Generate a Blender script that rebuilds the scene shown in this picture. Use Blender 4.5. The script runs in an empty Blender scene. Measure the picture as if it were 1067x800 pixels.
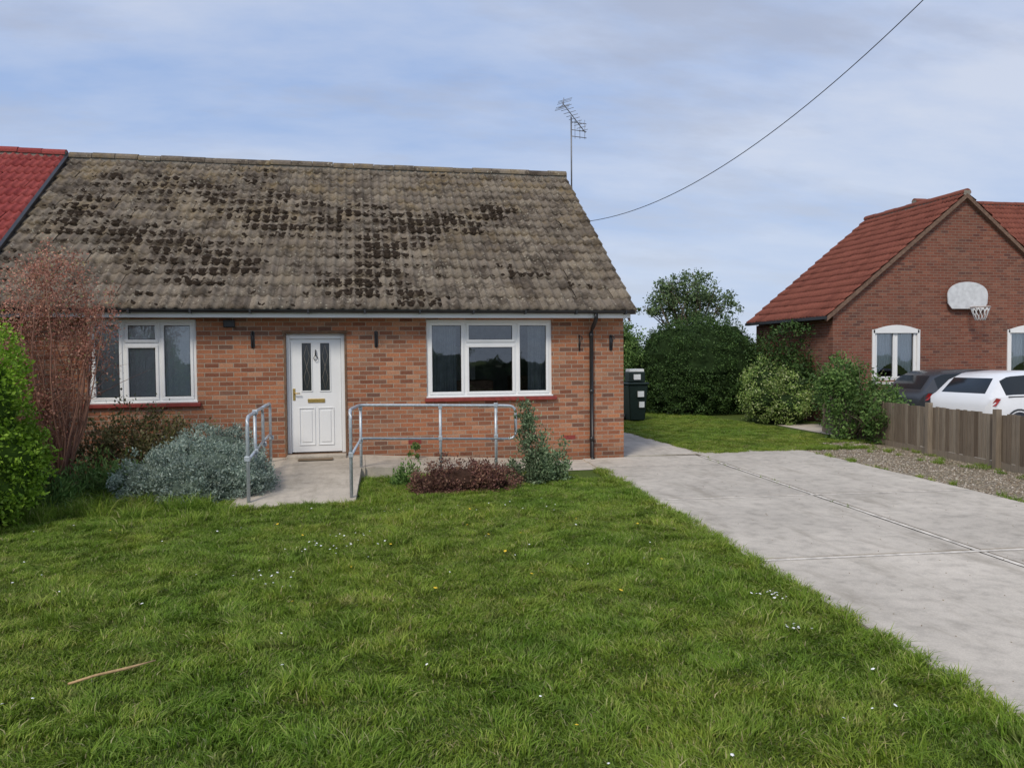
import bpy, math, random
import numpy as np
from mathutils import Vector, Matrix, noise
random.seed(7)
RNG=np.random.default_rng(11)
scene=bpy.context.scene
COL=scene.collection
# ------------------------------------------------------------ node helpers
def newmat(name):
    m=bpy.data.materials.new(name); m.use_nodes=True
    nt=m.node_tree; nt.nodes.clear()
    out=nt.nodes.new('ShaderNodeOutputMaterial')
    return m,nt,out
def nd(nt,t,**k):
    n=nt.nodes.new(t)
    for a,b in k.items(): setattr(n,a,b)
    return n
def lk(nt,a,b): nt.links.new(a,b)
def mixc(nt,fac,a,b,blend='MIX'):
    n=nt.nodes.new('ShaderNodeMix'); n.data_type='RGBA'; n.blend_type=blend
    for i,v in ((0,fac),(6,a),(7,b)):
        if hasattr(v,'links') : nt.links.new(v,n.inputs[i])
        elif isinstance(v,(int,float)): n.inputs[i].default_value=v
        else: n.inputs[i].default_value=(v[0],v[1],v[2],1)
    return n.outputs[2]
def ramp(nt,src,stops):
    n=nt.nodes.new('ShaderNodeValToRGB'); e=n.color_ramp.elements
    while len(e)<len(stops): e.new(0.5)
    for i,(p,c) in enumerate(stops):
        e[i].position=p
        e[i].color=(c,c,c,1) if isinstance(c,(int,float)) else (c[0],c[1],c[2],1)
    nt.links.new(src,n.inputs[0]); return n.outputs[0]
def noi(nt,vec,scale,detail=4,rough=.55):
    n=nt.nodes.new('ShaderNodeTexNoise'); n.inputs['Scale'].default_value=scale
    n.inputs['Detail'].default_value=detail; n.inputs['Roughness'].default_value=rough
    if vec is not None: nt.links.new(vec,n.inputs['Vector'])
    return n.outputs[0]
def pos(nt):
    return nt.nodes.new('ShaderNodeNewGeometry').outputs['Position']
def mapv(nt,vec,scale=(1,1,1),rot=(0,0,0)):
    n=nt.nodes.new('ShaderNodeMapping'); n.inputs['Scale'].default_value=scale; n.inputs['Rotation'].default_value=rot
    nt.links.new(vec,n.inputs['Vector']); return n.outputs[0]
def bump(nt,h,strength=.3,dist=.01):
    n=nt.nodes.new('ShaderNodeBump'); n.inputs['Strength'].default_value=strength; n.inputs['Distance'].default_value=dist
    nt.links.new(h,n.inputs['Height']); return n.outputs[0]
def princ(nt,out,col,rough=.8,spec=.3,metal=0,nrm=None):
    p=nt.nodes.new('ShaderNodeBsdfPrincipled')
    if hasattr(col,'links'): nt.links.new(col,p.inputs['Base Color'])
    else: p.inputs['Base Color'].default_value=(col[0],col[1],col[2],1)
    if hasattr(rough,'links'): nt.links.new(rough,p.inputs['Roughness'])
    else: p.inputs['Roughness'].default_value=rough
    p.inputs['Specular IOR Level'].default_value=spec; p.inputs['Metallic'].default_value=metal
    if nrm is not None: nt.links.new(nrm,p.inputs['Normal'])
    nt.links.new(p.outputs[0],out.inputs[0]); return p
def simple(name,c,rough=.6,spec=.4,metal=0,var=.15,scale=8,bmp=.1):
    m,nt,out=newmat(name); P=pos(nt)
    f=noi(nt,P,scale,5)
    col=mixc(nt,ramp(nt,f,[(.3,0),(.7,1)]),[x*(1-var) for x in c],[min(1,x*(1+var)) for x in c])
    princ(nt,out,col,rough,spec,metal,bump(nt,noi(nt,P,scale*12,3),bmp,.004)); return m
def brickmat(name,axis,pal,mortar,dark=0.0):
    m,nt,out=newmat(name); P=pos(nt)
    s=nd(nt,'ShaderNodeSeparateXYZ'); lk(nt,P,s.inputs[0])
    c=nd(nt,'ShaderNodeCombineXYZ'); lk(nt,s.outputs[0 if axis=='x' else 1],c.inputs[0]); lk(nt,s.outputs[2],c.inputs[1])
    w=nd(nt,'ShaderNodeVectorMath',operation='ADD')
    nn=nd(nt,'ShaderNodeTexNoise'); nn.inputs['Scale'].default_value=9; lk(nt,P,nn.inputs['Vector'])
    sc=nd(nt,'ShaderNodeVectorMath',operation='SCALE'); sc.inputs[3].default_value=.008; lk(nt,nn.outputs[1],sc.inputs[0])
    lk(nt,c.outputs[0],w.inputs[0]); lk(nt,sc.outputs[0],w.inputs[1])
    b=nd(nt,'ShaderNodeTexBrick'); b.offset=.5; b.inputs['Scale'].default_value=1
    b.inputs['Brick Width'].default_value=.225; b.inputs['Row Height'].default_value=.075
    b.inputs['Mortar Size'].default_value=.0062; b.inputs['Mortar Smooth'].default_value=.25
    b.inputs['Color1'].default_value=(0,0,0,1); b.inputs['Color2'].default_value=(1,1,1,1); b.inputs['Mortar'].default_value=(.5,.5,.5,1)
    lk(nt,w.outputs[0],b.inputs['Vector'])
    n=len(pal); col=ramp(nt,b.outputs[0],[(i/(n-1)*.96+.02,pal[i]) for i in range(n)])
    f=noi(nt,P,45,6,.7)
    col=mixc(nt,.75,col,ramp(nt,f,[(.25,.45),(.5,.95),(.8,1.35)]),'MULTIPLY')
    big=noi(nt,P,.9,4)
    col=mixc(nt,ramp(nt,big,[(.4,0),(.75,.4)]),col,(.12,.08,.06))
    mo=mixc(nt,noi(nt,P,20,3),[x*.75 for x in mortar],[x*1.15 for x in mortar])
    col=mixc(nt,b.outputs[1],col,mo)
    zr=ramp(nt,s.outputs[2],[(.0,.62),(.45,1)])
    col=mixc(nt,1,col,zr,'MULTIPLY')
    inv=nd(nt,'ShaderNodeMath',operation='SUBTRACT'); inv.inputs[0].default_value=1; lk(nt,b.outputs[1],inv.inputs[1])
    ad=nd(nt,'ShaderNodeMath',operation='MULTIPLY_ADD'); lk(nt,f,ad.inputs[0]); ad.inputs[1].default_value=.35; lk(nt,inv.outputs[0],ad.inputs[2])
    princ(nt,out,col,.9,.2,0,bump(nt,ad.outputs[0],.6,.008)); return m
def leafmat(name,stops,rough=.55,transl=.25,big=1.2):
    m,nt,out=newmat(name)
    g=nd(nt,'ShaderNodeNewGeometry')
    col=ramp(nt,g.outputs['Random Per Island'],stops)
    f=noi(nt,g.outputs['Position'],big,4)
    col=mixc(nt,1,col,ramp(nt,f,[(.3,.65),(.7,1.35)]),'MULTIPLY')
    p=nd(nt,'ShaderNodeBsdfPrincipled'); lk(nt,col,p.inputs['Base Color']); p.inputs['Roughness'].default_value=rough; p.inputs['Specular IOR Level'].default_value=.25
    t=nd(nt,'ShaderNodeBsdfTranslucent'); lk(nt,col,t.inputs[0])
    mx=nd(nt,'ShaderNodeMixShader'); mx.inputs[0].default_value=transl
    lk(nt,p.outputs[0],mx.inputs[1]); lk(nt,t.outputs[0],mx.inputs[2]); lk(nt,mx.outputs[0],out.inputs[0]); return m
# ------------------------------------------------------------ mesh helpers
def group(name,loc=(0,0,0)):
    e=bpy.data.objects.new(name,None); e.location=loc; e.empty_display_size=.3; COL.objects.link(e); return e
def fin(o,mats,parent,smooth=False):
    if not isinstance(mats,(list,tuple)): mats=[mats]
    for m in mats: o.data.materials.append(m)
    COL.objects.link(o)
    if parent is not None:
        o.parent=parent; o.matrix_parent_inverse=Matrix.Translation(-Vector(parent.location))
    if smooth: o.data.polygons.foreach_set('use_smooth',[True]*len(o.data.polygons))
    return o
def mk(name,v,f,mats,parent=None,smooth=False,mi=None):
    me=bpy.data.meshes.new(name); me.from_pydata([tuple(a) for a in v],[],f)
    if mi is not None: me.polygons.foreach_set('material_index',mi)
    me.update(); return fin(bpy.data.objects.new(name,me),mats,parent,smooth)
def fastmesh(name,v,f):
    me=bpy.data.meshes.new(name); v=np.asarray(v,dtype=np.float32); f=np.asarray(f,dtype=np.int32)
    k=f.shape[1]; me.vertices.add(len(v)); me.vertices.foreach_set('co',v.ravel())
    me.loops.add(f.size); me.loops.foreach_set('vertex_index',f.ravel())
    me.polygons.add(len(f)); me.polygons.foreach_set('loop_start',np.arange(0,f.size,k,dtype=np.int32))
    me.update(calc_edges=True); return me
BOXF=[(0,3,2,1),(4,5,6,7),(0,1,5,4),(1,2,6,5),(2,3,7,6),(3,0,4,7)]
def boxes(name,L,mat,parent=None,bev=0):
    v=[];f=[]
    for (x0,x1,y0,y1,z0,z1) in L:
        b=len(v)
        v+=[(x0,y0,z0),(x1,y0,z0),(x1,y1,z0),(x0,y1,z0),(x0,y0,z1),(x1,y0,z1),(x1,y1,z1),(x0,y1,z1)]
        f+=[tuple(b+i for i in q) for q in BOXF]
    o=mk(name,v,f,mat,parent)
    if bev:
        b=o.modifiers.new('b','BEVEL'); b.width=bev; b.segments=2
    return o
def box(name,x0,x1,y0,y1,z0,z1,mat,parent=None,bev=0):
    return boxes(name,[(x0,x1,y0,y1,z0,z1)],mat,parent,bev)
def tubes(name,paths,mat,parent=None,n=8):
    V=[];F=[]
    for pts,rad in paths:
        pts=[Vector(p) for p in pts]
        if not isinstance(rad,(list,tuple)): rad=[rad]*len(pts)
        b=len(V); m=len(pts)
        for i,p in enumerate(pts):
            d=(pts[min(i+1,m-1)]-pts[max(i-1,0)]).normalized()
            a=Vector((0,0,1)) if abs(d.z)<.9 else Vector((1,0,0))
            s=d.cross(a).normalized(); t=s.cross(d)
            for k in range(n):
                an=2*math.pi*k/n; V.append(p+(s*math.cos(an)+t*math.sin(an))*rad[i])
        for i in range(m-1):
            for k in range(n):
                F.append((b+i*n+k,b+i*n+(k+1)%n,b+(i+1)*n+(k+1)%n,b+(i+1)*n+k))
        F.append(tuple(b+k for k in range(n))[::-1]); F.append(tuple(b+(m-1)*n+k for k in range(n)))
    return mk(name,V,F,mat,parent,True)
def leaves(name,blobs,n,size,mat,parent=None,aspect=.55,clumps=60,csig=.16,up=0.0,shell=.35,seed=0,minz=0.02,mod=1.0):
    r=np.random.default_rng(seed+5)
    B=np.array(blobs,dtype=float); vol=(B[:,3]*B[:,4]*B[:,5])**(2/3.); pr=vol/vol.sum()
    K=max(clumps,8); bi=r.choice(len(B),K,p=pr)
    d=r.normal(size=(K,3)); d/=np.linalg.norm(d,axis=1)[:,None]
    rr=r.uniform(0,1,K)**shell
    rr*=1+mod*(.14*np.sin(d[:,0]*5+seed)+.10*np.sin(d[:,2]*7+d[:,1]*4+seed*2))
    C=B[bi,:3]+d*B[bi,3:6]*rr[:,None]
    ci=r.choice(K,n); off=r.normal(size=(n,3)); sz=(B[bi,3:6].mean(axis=1))[ci]
    P=C[ci]+off*csig*sz[:,None]
    outd=P-B[bi[ci],:3]; outd/=np.linalg.norm(outd,axis=1)[:,None]+1e-6
    a=r.normal(size=(n,3))*.8+outd*.7; a[:,2]+=up; a/=np.linalg.norm(a,axis=1)[:,None]
    q=r.normal(size=(n,3)); s=np.cross(a,q); s/=np.linalg.norm(s,axis=1)[:,None]
    L=size*r.uniform(.6,1.4,n)[:,None]; W=L*aspect*.5
    nn=np.cross(a,s)
    keep=P[:,2]>minz; P[:,2]=np.where(keep,P[:,2],minz+r.uniform(0,.05,n))
    v=np.empty((n,4,3)); v[:,0]=P-a*L*.5; v[:,1]=P+s*W+nn*W*.35; v[:,2]=P+a*L*.5; v[:,3]=P-s*W+nn*W*.35
    f=np.arange(n*4).reshape(n,4)
    me=fastmesh(name,v.reshape(-1,3),f)
    return fin(bpy.data.objects.new(name,me),mat,parent)
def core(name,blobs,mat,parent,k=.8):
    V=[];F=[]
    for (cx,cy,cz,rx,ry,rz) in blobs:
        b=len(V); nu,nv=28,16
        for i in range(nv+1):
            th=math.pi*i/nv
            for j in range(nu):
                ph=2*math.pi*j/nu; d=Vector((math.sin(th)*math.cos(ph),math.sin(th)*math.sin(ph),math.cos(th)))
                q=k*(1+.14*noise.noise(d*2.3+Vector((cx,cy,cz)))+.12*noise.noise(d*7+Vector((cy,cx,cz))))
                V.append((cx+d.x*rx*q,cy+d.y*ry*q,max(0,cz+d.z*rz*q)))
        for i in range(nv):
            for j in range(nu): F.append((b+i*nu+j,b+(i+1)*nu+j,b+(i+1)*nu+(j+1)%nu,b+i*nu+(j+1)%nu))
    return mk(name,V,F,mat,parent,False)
def branches(name,base,tips,mat,parent,r0=.04,bend=.25,seed=0,sub=2,n=6):
    rr=random.Random(seed); paths=[]
    for t in tips:
        a=Vector(base)+Vector((rr.uniform(-1,1),rr.uniform(-1,1),0))*r0*2; b=Vector(t); L=(b-a).length
        pts=[];rad=[]
        off=Vector((rr.uniform(-1,1),rr.uniform(-1,1),rr.uniform(-.3,.6)))*L*bend*.5
        for i in range(7):
            u=i/6; p=a.lerp(b,u)+off*math.sin(u*math.pi)+Vector((rr.uniform(-1,1),rr.uniform(-1,1),0))*L*.015
            pts.append(p); rad.append(r0*(1-u*.85))
        paths.append((pts,rad))
        for s in range(sub):
            i=rr.randint(2,5); q=pts[i]; dr=Vector((rr.uniform(-1,1),rr.uniform(-1,1),rr.uniform(0,1))).normalized()*L*rr.uniform(.18,.35)
            paths.append(([q,q+dr*.5+Vector((0,0,.02)),q+dr],[rad[i]*.6,rad[i]*.4,rad[i]*.15]))
    return tubes(name,paths,mat,parent,n)
# ------------------------------------------------------------ materials
BR_PAL=[(.22,.085,.05),(.38,.15,.078),(.43,.18,.095),(.30,.115,.06),(.50,.25,.145),(.17,.085,.06),(.40,.155,.08),(.47,.20,.10)]
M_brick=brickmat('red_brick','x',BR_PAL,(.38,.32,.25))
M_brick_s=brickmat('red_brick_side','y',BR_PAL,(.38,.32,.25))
NB=[(.17,.062,.042),(.24,.085,.055),(.205,.074,.048),(.28,.115,.075),(.13,.052,.042)]
M_nb=brickmat('dark_brick','x',NB,(.24,.19,.15)); M_nb_s=brickmat('dark_brick_side','y',NB,(.24,.19,.15))
M_upvc=simple('white_upvc',(.80,.80,.79),.35,.5,0,.03,3,.02)
M_black=simple('black_plastic',(.018,.018,.02),.4,.5,0,.3,6,.05)
M_lead=simple('grey_cement',(.24,.215,.18),.9,.2,0,.25,12,.4)
M_steel=simple('galvanised_steel',(.46,.50,.53),.42,.5,.3,.18,25,.1)
M_sill=simple('red_sill_tile',(.25,.045,.035),.5,.4,0,.25,15,.1)
M_timber=simple('brown_timber',(.17,.10,.06),.7,.3,0,.3,20,.2)
M_dark=simple('dark_interior',(.03,.03,.032),.9,.1)
M_room=simple('room_wall',(.28,.27,.25),.9,.1)
M_cloth=simple('curtain_cloth',(.78,.80,.80),.9,.1,0,.06,30,.1)
M_brass=simple('brass',(.55,.38,.12),.35,.5,.8,.15,30,.05)
M_bark=simple('bark',(.13,.10,.075),.95,.1,0,.4,18,.6)
M_soil=simple('soil',(.075,.052,.035),1,.1,0,.4,14,.8)
def glassmat():
    m,nt,out=newmat('window_glass')
    t=nd(nt,'ShaderNodeBsdfTransparent'); t.inputs[0].default_value=(.90,.93,.93,1)
    g=nd(nt,'ShaderNodeBsdfGlossy'); g.inputs['Roughness'].default_value=.015; g.inputs[0].default_value=(.9,.95,1,1)
    lw=nd(nt,'ShaderNodeFresnel'); lw.inputs[0].default_value=1.6
    P=pos(nt); b=bump(nt,noi(nt,P,1.3,2),.06,.05); lk(nt,b,g.inputs['Normal'])
    ma=nd(nt,'ShaderNodeMath',operation='MULTIPLY_ADD'); lk(nt,lw.outputs[0],ma.inputs[0]); ma.inputs[1].default_value=1.9; ma.inputs[2].default_value=.03; ma.use_clamp=True
    mx=nd(nt,'ShaderNodeMixShader'); lk(nt,ma.outputs[0],mx.inputs[0]); lk(nt,t.outputs[0],mx.inputs[1]); lk(nt,g.outputs[0],mx.inputs[2]); lk(nt,mx.outputs[0],out.inputs[0]); return m
M_glass=glassmat()
def rooftile(name,stops,lichen=True):
    m,nt,out=newmat(name); g=nd(nt,'ShaderNodeNewGeometry'); P=g.outputs['Position']
    col=ramp(nt,g.outputs['Random Per Island'],stops)
    f=noi(nt,P,28,6,.7)
    col=mixc(nt,.8,col,ramp(nt,f,[(.25,.5),(.55,1),(.8,1.4)]),'MULTIPLY')
    if lichen:
        b=noi(nt,P,2.6,8,.75)
        col=mixc(nt,ramp(nt,b,[(.49,0),(.58,.8)]),col,(.055,.043,.033))
        v=nd(nt,'ShaderNodeTexVoronoi'); v.inputs['Scale'].default_value=13; lk(nt,P,v.inputs['Vector'])
        sp=ramp(nt,v.outputs[0],[(.14,1),(.27,0)])
        k=noi(nt,P,3.3,3); kk=ramp(nt,k,[(.46,0),(.58,.8)])
        mm=nd(nt,'ShaderNodeMath',operation='MULTIPLY'); lk(nt,sp,mm.inputs[0]); lk(nt,kk,mm.inputs[1])
        col=mixc(nt,mm.outputs[0],col,(.42,.39,.31))
        k2=noi(nt,mapv(nt,P,(1,1,1),(0,0,1)),1.6,8,.75)
        s=nd(nt,'ShaderNodeSeparateXYZ'); lk(nt,P,s.inputs[0])
        hz=nd(nt,'ShaderNodeMapRange'); hz.inputs[1].default_value=3.5; hz.inputs[2].default_value=6.2; hz.inputs[3].default_value=.2; hz.inputs[4].default_value=.8; lk(nt,s.outputs[2],hz.inputs[0])
        m2=nd(nt,'ShaderNodeMath',operation='MULTIPLY'); lk(nt,ramp(nt,k2,[(.50,0),(.62,.7)]),m2.inputs[0]); lk(nt,hz.outputs[0],m2.inputs[1])
        col=mixc(nt,m2.outputs[0],col,(.25,.18,.085))
    princ(nt,out,col,.92,.15,0,bump(nt,f,.5,.01)); return m
M_tile=rooftile('brown_concrete_tile',[(0,(.135,.11,.088)),(.35,(.205,.17,.135)),(.6,(.165,.138,.11)),(.85,(.245,.205,.16)),(1,(.18,.15,.118))])
M_red=rooftile('red_tile',[(0,(.25,.05,.048)),(.5,(.32,.075,.068)),(1,(.28,.062,.056))],False)
M_red2=rooftile('orange_red_tile',[(0,(.17,.058,.042)),(.5,(.235,.082,.058)),(1,(.20,.068,.05))],False)
M_moss=simple('moss',(.034,.025,.018),1,.05,0,.5,30,.8)
def concrete(name,c):
    m,nt,out=newmat(name); P=pos(nt)
    a=noi(nt,P,.7,6,.6); b=noi(nt,P,6,6,.65); d=noi(nt,P,90,4,.7)
    col=mixc(nt,ramp(nt,a,[(.35,0),(.7,1)]),[x*.84 for x in c],[x*1.1 for x in c])
    col=mixc(nt,.65,col,ramp(nt,b,[(.3,.62),(.5,.98),(.75,1.15)]),'MULTIPLY')
    col=mixc(nt,.5,col,ramp(nt,d,[(.3,.7),(.5,1),(.7,1.2)]),'MULTIPLY')
    st=noi(nt,mapv(nt,P,(1.6,.35,1),(0,0,.07)),1.7,7,.7)
    col=mixc(nt,ramp(nt,st,[(.53,0),(.66,.45)]),col,(.26,.225,.175))
    g=nd(nt,'ShaderNodeNewGeometry')
    col=mixc(nt,1,col,ramp(nt,g.outputs['Random Per Island'],[(0,.90),(1,1.06)]),'MULTIPLY')
    princ(nt,out,col,.9,.25,0,bump(nt,d,.35,.004)); return m
M_conc=concrete('driveway_concrete',(.54,.485,.41))
M_conc2=concrete('path_concrete',(.52,.455,.37))
M_joint=simple('joint_dirt',(.10,.08,.055),1,.1,0,.5,20,.5)
M_joint2=simple('joint_mortar',(.60,.55,.48),1,.1,0,.3,12,.4)
def groundmat():
    m,nt,out=newmat('ground_grass'); P=pos(nt)
    a=noi(nt,P,1.2,6); b=noi(nt,P,30,5,.7)
    col=mixc(nt,ramp(nt,a,[(.3,0),(.7,1)]),(.06,.10,.018),(.095,.14,.03))
    col=mixc(nt,ramp(nt,b,[(.45,0),(.7,.7)]),col,(.11,.09,.04))
    princ(nt,out,col,1,.1,0,bump(nt,b,.8,.03)); return m
M_ground=groundmat()
def grassmat():
    m,nt,out=newmat('grass_blades'); g=nd(nt,'ShaderNodeNewGeometry'); P=g.outputs['Position']
    col=ramp(nt,g.outputs['Random Per Island'],[(0,(.12,.20,.02)),(.3,(.18,.29,.03)),(.6,(.235,.35,.045)),(.86,(.31,.40,.075)),(.94,(.36,.38,.12)),(1,(.52,.46,.27))])
    f=noi(nt,P,1.6,6,.68); f2=noi(nt,mapv(nt,P,(1,1,0),(0,0,.5)),.45,4,.6)
    col=mixc(nt,1,col,ramp(nt,f,[(.3,(.62,.70,.58)),(.5,(1,1,1)),(.7,(1.3,1.12,1.15))]),'MULTIPLY')
    col=mixc(nt,1,col,ramp(nt,f2,[(.35,(.82,.92,.82)),(.65,(1.15,1.04,1.05))]),'MULTIPLY')
    f3=noi(nt,P,2.7,6,.72)
    col=mixc(nt,ramp(nt,f3,[(.57,0),(.72,.6)]),col,(.32,.28,.12))
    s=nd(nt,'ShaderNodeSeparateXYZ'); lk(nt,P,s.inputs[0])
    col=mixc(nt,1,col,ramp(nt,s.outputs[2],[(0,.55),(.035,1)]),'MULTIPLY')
    p=nd(nt,'ShaderNodeBsdfPrincipled'); lk(nt,col,p.inputs['Base Color']); p.inputs['Roughness'].default_value=.5; p.inputs['Specular IOR Level'].default_value=.22
    t=nd(nt,'ShaderNodeBsdfTranslucent'); lk(nt,col,t.inputs[0])
    mx=nd(nt,'ShaderNodeMixShader'); mx.inputs[0].default_value=.3
    lk(nt,p.outputs[0],mx.inputs[1]); lk(nt,t.outputs[0],mx.inputs[2]); lk(nt,mx.outputs[0],out.inputs[0]); return m
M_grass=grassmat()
def gravelmat():
    m,nt,out=newmat('gravel'); P=pos(nt)
    v=nd(nt,'ShaderNodeTexVoronoi'); v.inputs['Scale'].default_value=38; lk(nt,P,v.inputs['Vector'])
    sp=nd(nt,'ShaderNodeSeparateColor'); lk(nt,v.outputs['Color'],sp.inputs[0])
    col=ramp(nt,sp.outputs[0],[(0,(.19,.14,.09)),(.5,(.34,.28,.20)),(1,(.48,.42,.33))])
    col=mixc(nt,1,col,ramp(nt,v.outputs[0],[(.2,1),(.7,.45)]),'MULTIPLY')
    col=mixc(nt,ramp(nt,noi(nt,P,1.5,5),[(.5,0),(.7,.6)]),col,(.11,.10,.045))
    princ(nt,out,col,.95,.2,0,bump(nt,v.outputs[0],-.6,.02)); return m
M_gravel=gravelmat()
def stonemat():
    m,nt,out=newmat('pebbles'); g=nd(nt,'ShaderNodeNewGeometry')
    princ(nt,out,ramp(nt,g.outputs['Random Per Island'],[(0,(.18,.13,.085)),(.5,(.36,.30,.22)),(.8,(.46,.40,.32)),(1,(.60,.54,.47))]),.9,.2); return m
M_stone=stonemat()
# ------------------------------------------------------------ ground
mk('ground',[(-700,-700,0),(700,-700,0),(700,700,0),(-700,700,0)],[(0,1,2,3)],M_ground)
def sheet(name,pts,z,mat,parent=None): return mk(name,[(x,y,z) for x,y in pts],[tuple(range(len(pts)))],mat,parent)
sheet('flower_bed_soil',[(-9,11.0),(-1.5,11.0),(-1.5,13.2),(-9,13.2)],.004,M_soil)
DA=-math.atan(.07)
def dv(u,v):
    return (5.18+u*math.cos(DA)-v*math.sin(DA), u*math.sin(DA)+v*math.cos(DA))
drive=group('concrete_driveway',(5.6,6,0))
rows=[-9.0,-5.9,-2.9,.1,3.1,6.12,9.08,12.05,13.75]
V=[];F=[]
for i in range(len(rows)-1):
    for (a,b) in ((-2.20,-.06),(.045,2.2)):
        g=.02; r0=rows[i]+g; r1=rows[i+1]-g
        if i==len(rows)-2 and a<0: r1=13.2
        b0=len(V); N=8
        pts=[]
        for k in range(N+1): pts.append((a+(b-a)*k/N, r0+random.uniform(-.006,.006)))
        for k in range(1,N): pts.append((b+(random.uniform(-.02,.02) if b>1 else random.uniform(-.006,.006)), r0+(r1-r0)*k/N))
        for k in range(N+1): pts.append((b+(a-b)*k/N, r1+random.uniform(-.006,.006)))
        for k in range(1,N): pts.append((a+(random.uniform(-.02,.02) if a<-1 else random.uniform(-.006,.006)), r1+(r0-r1)*k/N))
        n=len(pts)
        for z in (.0,.026):
            for p in pts:
                w=dv(*p); V.append((w[0],w[1],z))
        F.append(tuple(b0+n+k for k in range(n)))
        for k in range(n): F.append((b0+k,b0+(k+1)%n,b0+n+(k+1)%n,b0+n+k))
mk('slabs',V,F,M_conc,drive)
q=[dv(-2.17,-9),dv(2.18,-9),dv(2.18,13.7),dv(-2.17,13.15)]
sheet('joints',q,.012,M_joint,drive)
q=[dv(-.035,-9),dv(.02,-9),dv(.02,13.1),dv(-.035,13.1)]
sheet('centre_joint',q,.024,M_joint2,drive)
for r in rows[1:-1]:
    q=[dv(-2.15,r-.085),dv(2.18,r-.085),dv(2.18,r-.027),dv(-2.15,r-.027)]
    sheet('joint_repair',q,.0295,M_joint2,drive)
sp=group('concrete_side_path',(5.4,17,0))
for i in range(4):
    y0=13.42+i*2.3; box('slab',4.72,6.3,y0,y0+2.28,0,.022,M_conc,sp)
sheet('threshold',[(3.2,12.0),(4.72,12.0),(4.72,13.4),(3.2,13.24)],.010,M_conc,sp)
sheet('gravel_strip',[dv(2.2,-9),(10.9,-9),(9.0,0),(9.7,9.0),(10.4,13.3),(10.6,16),(9.6,14.3),dv(2.2,13.7)],.006,M_gravel)
sheet('neighbour_drive',[(9.9,6),(30,6),(30,18.5),(10.8,18.5)],.012,M_conc2)
def pebbles(name,n,fn,s0,s1,mat):
    r=np.random.default_rng(3); base=np.array([[1,0,0],[0,1,0],[-1,0,0],[0,-1,0],[0,0,1],[0,0,-1]],float)
    fc=np.array([[0,1,4],[1,2,4],[2,3,4],[3,0,4],[1,0,5],[2,1,5],[3,2,5],[0,3,5]])
    C=np.array([fn(r) for _ in range(n)]); S=r.uniform(s0,s1,(n,1,1))*r.uniform(.6,1.2,(n,1,3)); S[:,:,2]*=.6
    an=r.uniform(0,6.28,n); c,s=np.cos(an),np.sin(an); v=base[None]*S+r.normal(size=(n,6,3))*.15*S
    x=v[:,:,0]*c[:,None]-v[:,:,1]*s[:,None]; y=v[:,:,0]*s[:,None]+v[:,:,1]*c[:,None]
    v=np.stack([x,y,v[:,:,2]],2)+C[:,None]
    f=(np.arange(n)*6)[:,None,None]+fc[None]
    return fin(bpy.data.objects.new(name,fastmesh(name,v.reshape(-1,3),f.reshape(-1,3))),mat,None)
def gp(r):
    y=r.uniform(4,14.5); xl=5.18+2.2+.07*y; xr=9.0+ .09*y
    if r.uniform()<.06: xl-=.4
    return (r.uniform(xl,xr),y,.01)
pebbles('gravel',9000,gp,.008,.022,M_stone)
# ------------------------------------------------------------ ramp, path
ramp_o=group('concrete_ramp',(0,12.5,0))
def prism(name,pts,mat,parent):
    n=len(pts); v=[(x,y,0) for x,y,z in pts]+list(pts)
    f=[tuple(n+k for k in range(n))]+[(k,(k+1)%n,n+(k+1)%n,n+k) for k in range(n)]
    return mk(name,v,f,mat,parent)
prism('front_path',[(-1.62,9.85,.03),(-.08,9.95,.03),(.0,11.9,.19),(-1.45,11.9,.19)],M_conc2,ramp_o)
prism('landing',[(-1.45,11.905,.19),(.06,11.905,.19),(.06,13.235,.22),(-1.45,13.235,.22)],M_conc2,ramp_o)
prism('ramp_slope',[(.065,11.95,.19),(3.3,11.95,.035),(3.3,13.235,.04),(.065,13.235,.22)],M_conc2,ramp_o)
box('door_step',-1.2,-.24,12.95,13.235,.2,.265,M_conc2,ramp_o,.01)
R=.023
def arc(p0,p1,p2,n=5):
    p0,p1,p2=map(Vector,(p0,p1,p2)); return [ (p0*(1-t)**2+p1*2*t*(1-t)+p2*t*t) for t in [i/n for i in range(n+1)]]
hr=group('steel_handrail',(0,11,0))
HX=-.13
P=[]
P.append(([(HX,10.15,.03)]+arc((HX,10.15,1.06),(HX,10.15,1.18),(HX,10.3,1.18))+[(-.04,11.8,1.14)]+arc((-.03,11.85,1.14),(-.03,11.95,1.14),(.1,11.95,1.14))+[(2.2,11.95,1.09)]+arc((2.3,11.95,1.085),(2.42,11.95,1.08),(2.42,11.95,.96))+[(2.42,11.95,.66)]+arc((2.42,11.95,.66),(2.42,11.95,.56),(2.3,11.95,.56)),R))
P.append(([(2.3,11.95,.56),(.0,11.95,.63),(HX+.01,10.17,.60)],R*.85))
P.append(([(.0,11.95,.1),(.0,11.95,1.13)],R)); P.append(([(1.22,11.95,.05),(1.22,11.95,1.11)],R)); P.append(([(2.1,11.95,.0),(2.1,11.95,1.09)],R))
tubes('rails',P,M_steel,hr,10)
boxes('clamps',[(x-.03,x+.03,11.92,11.98,z-.035,z+.035) for x in (.0,1.22,2.1) for z in (.6,1.1)]+[(HX-.03,HX+.03,10.12,10.18,.57,.64)],M_steel,hr,.008)
hr2=group('steel_handrail',(-1.4,11,0))
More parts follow.
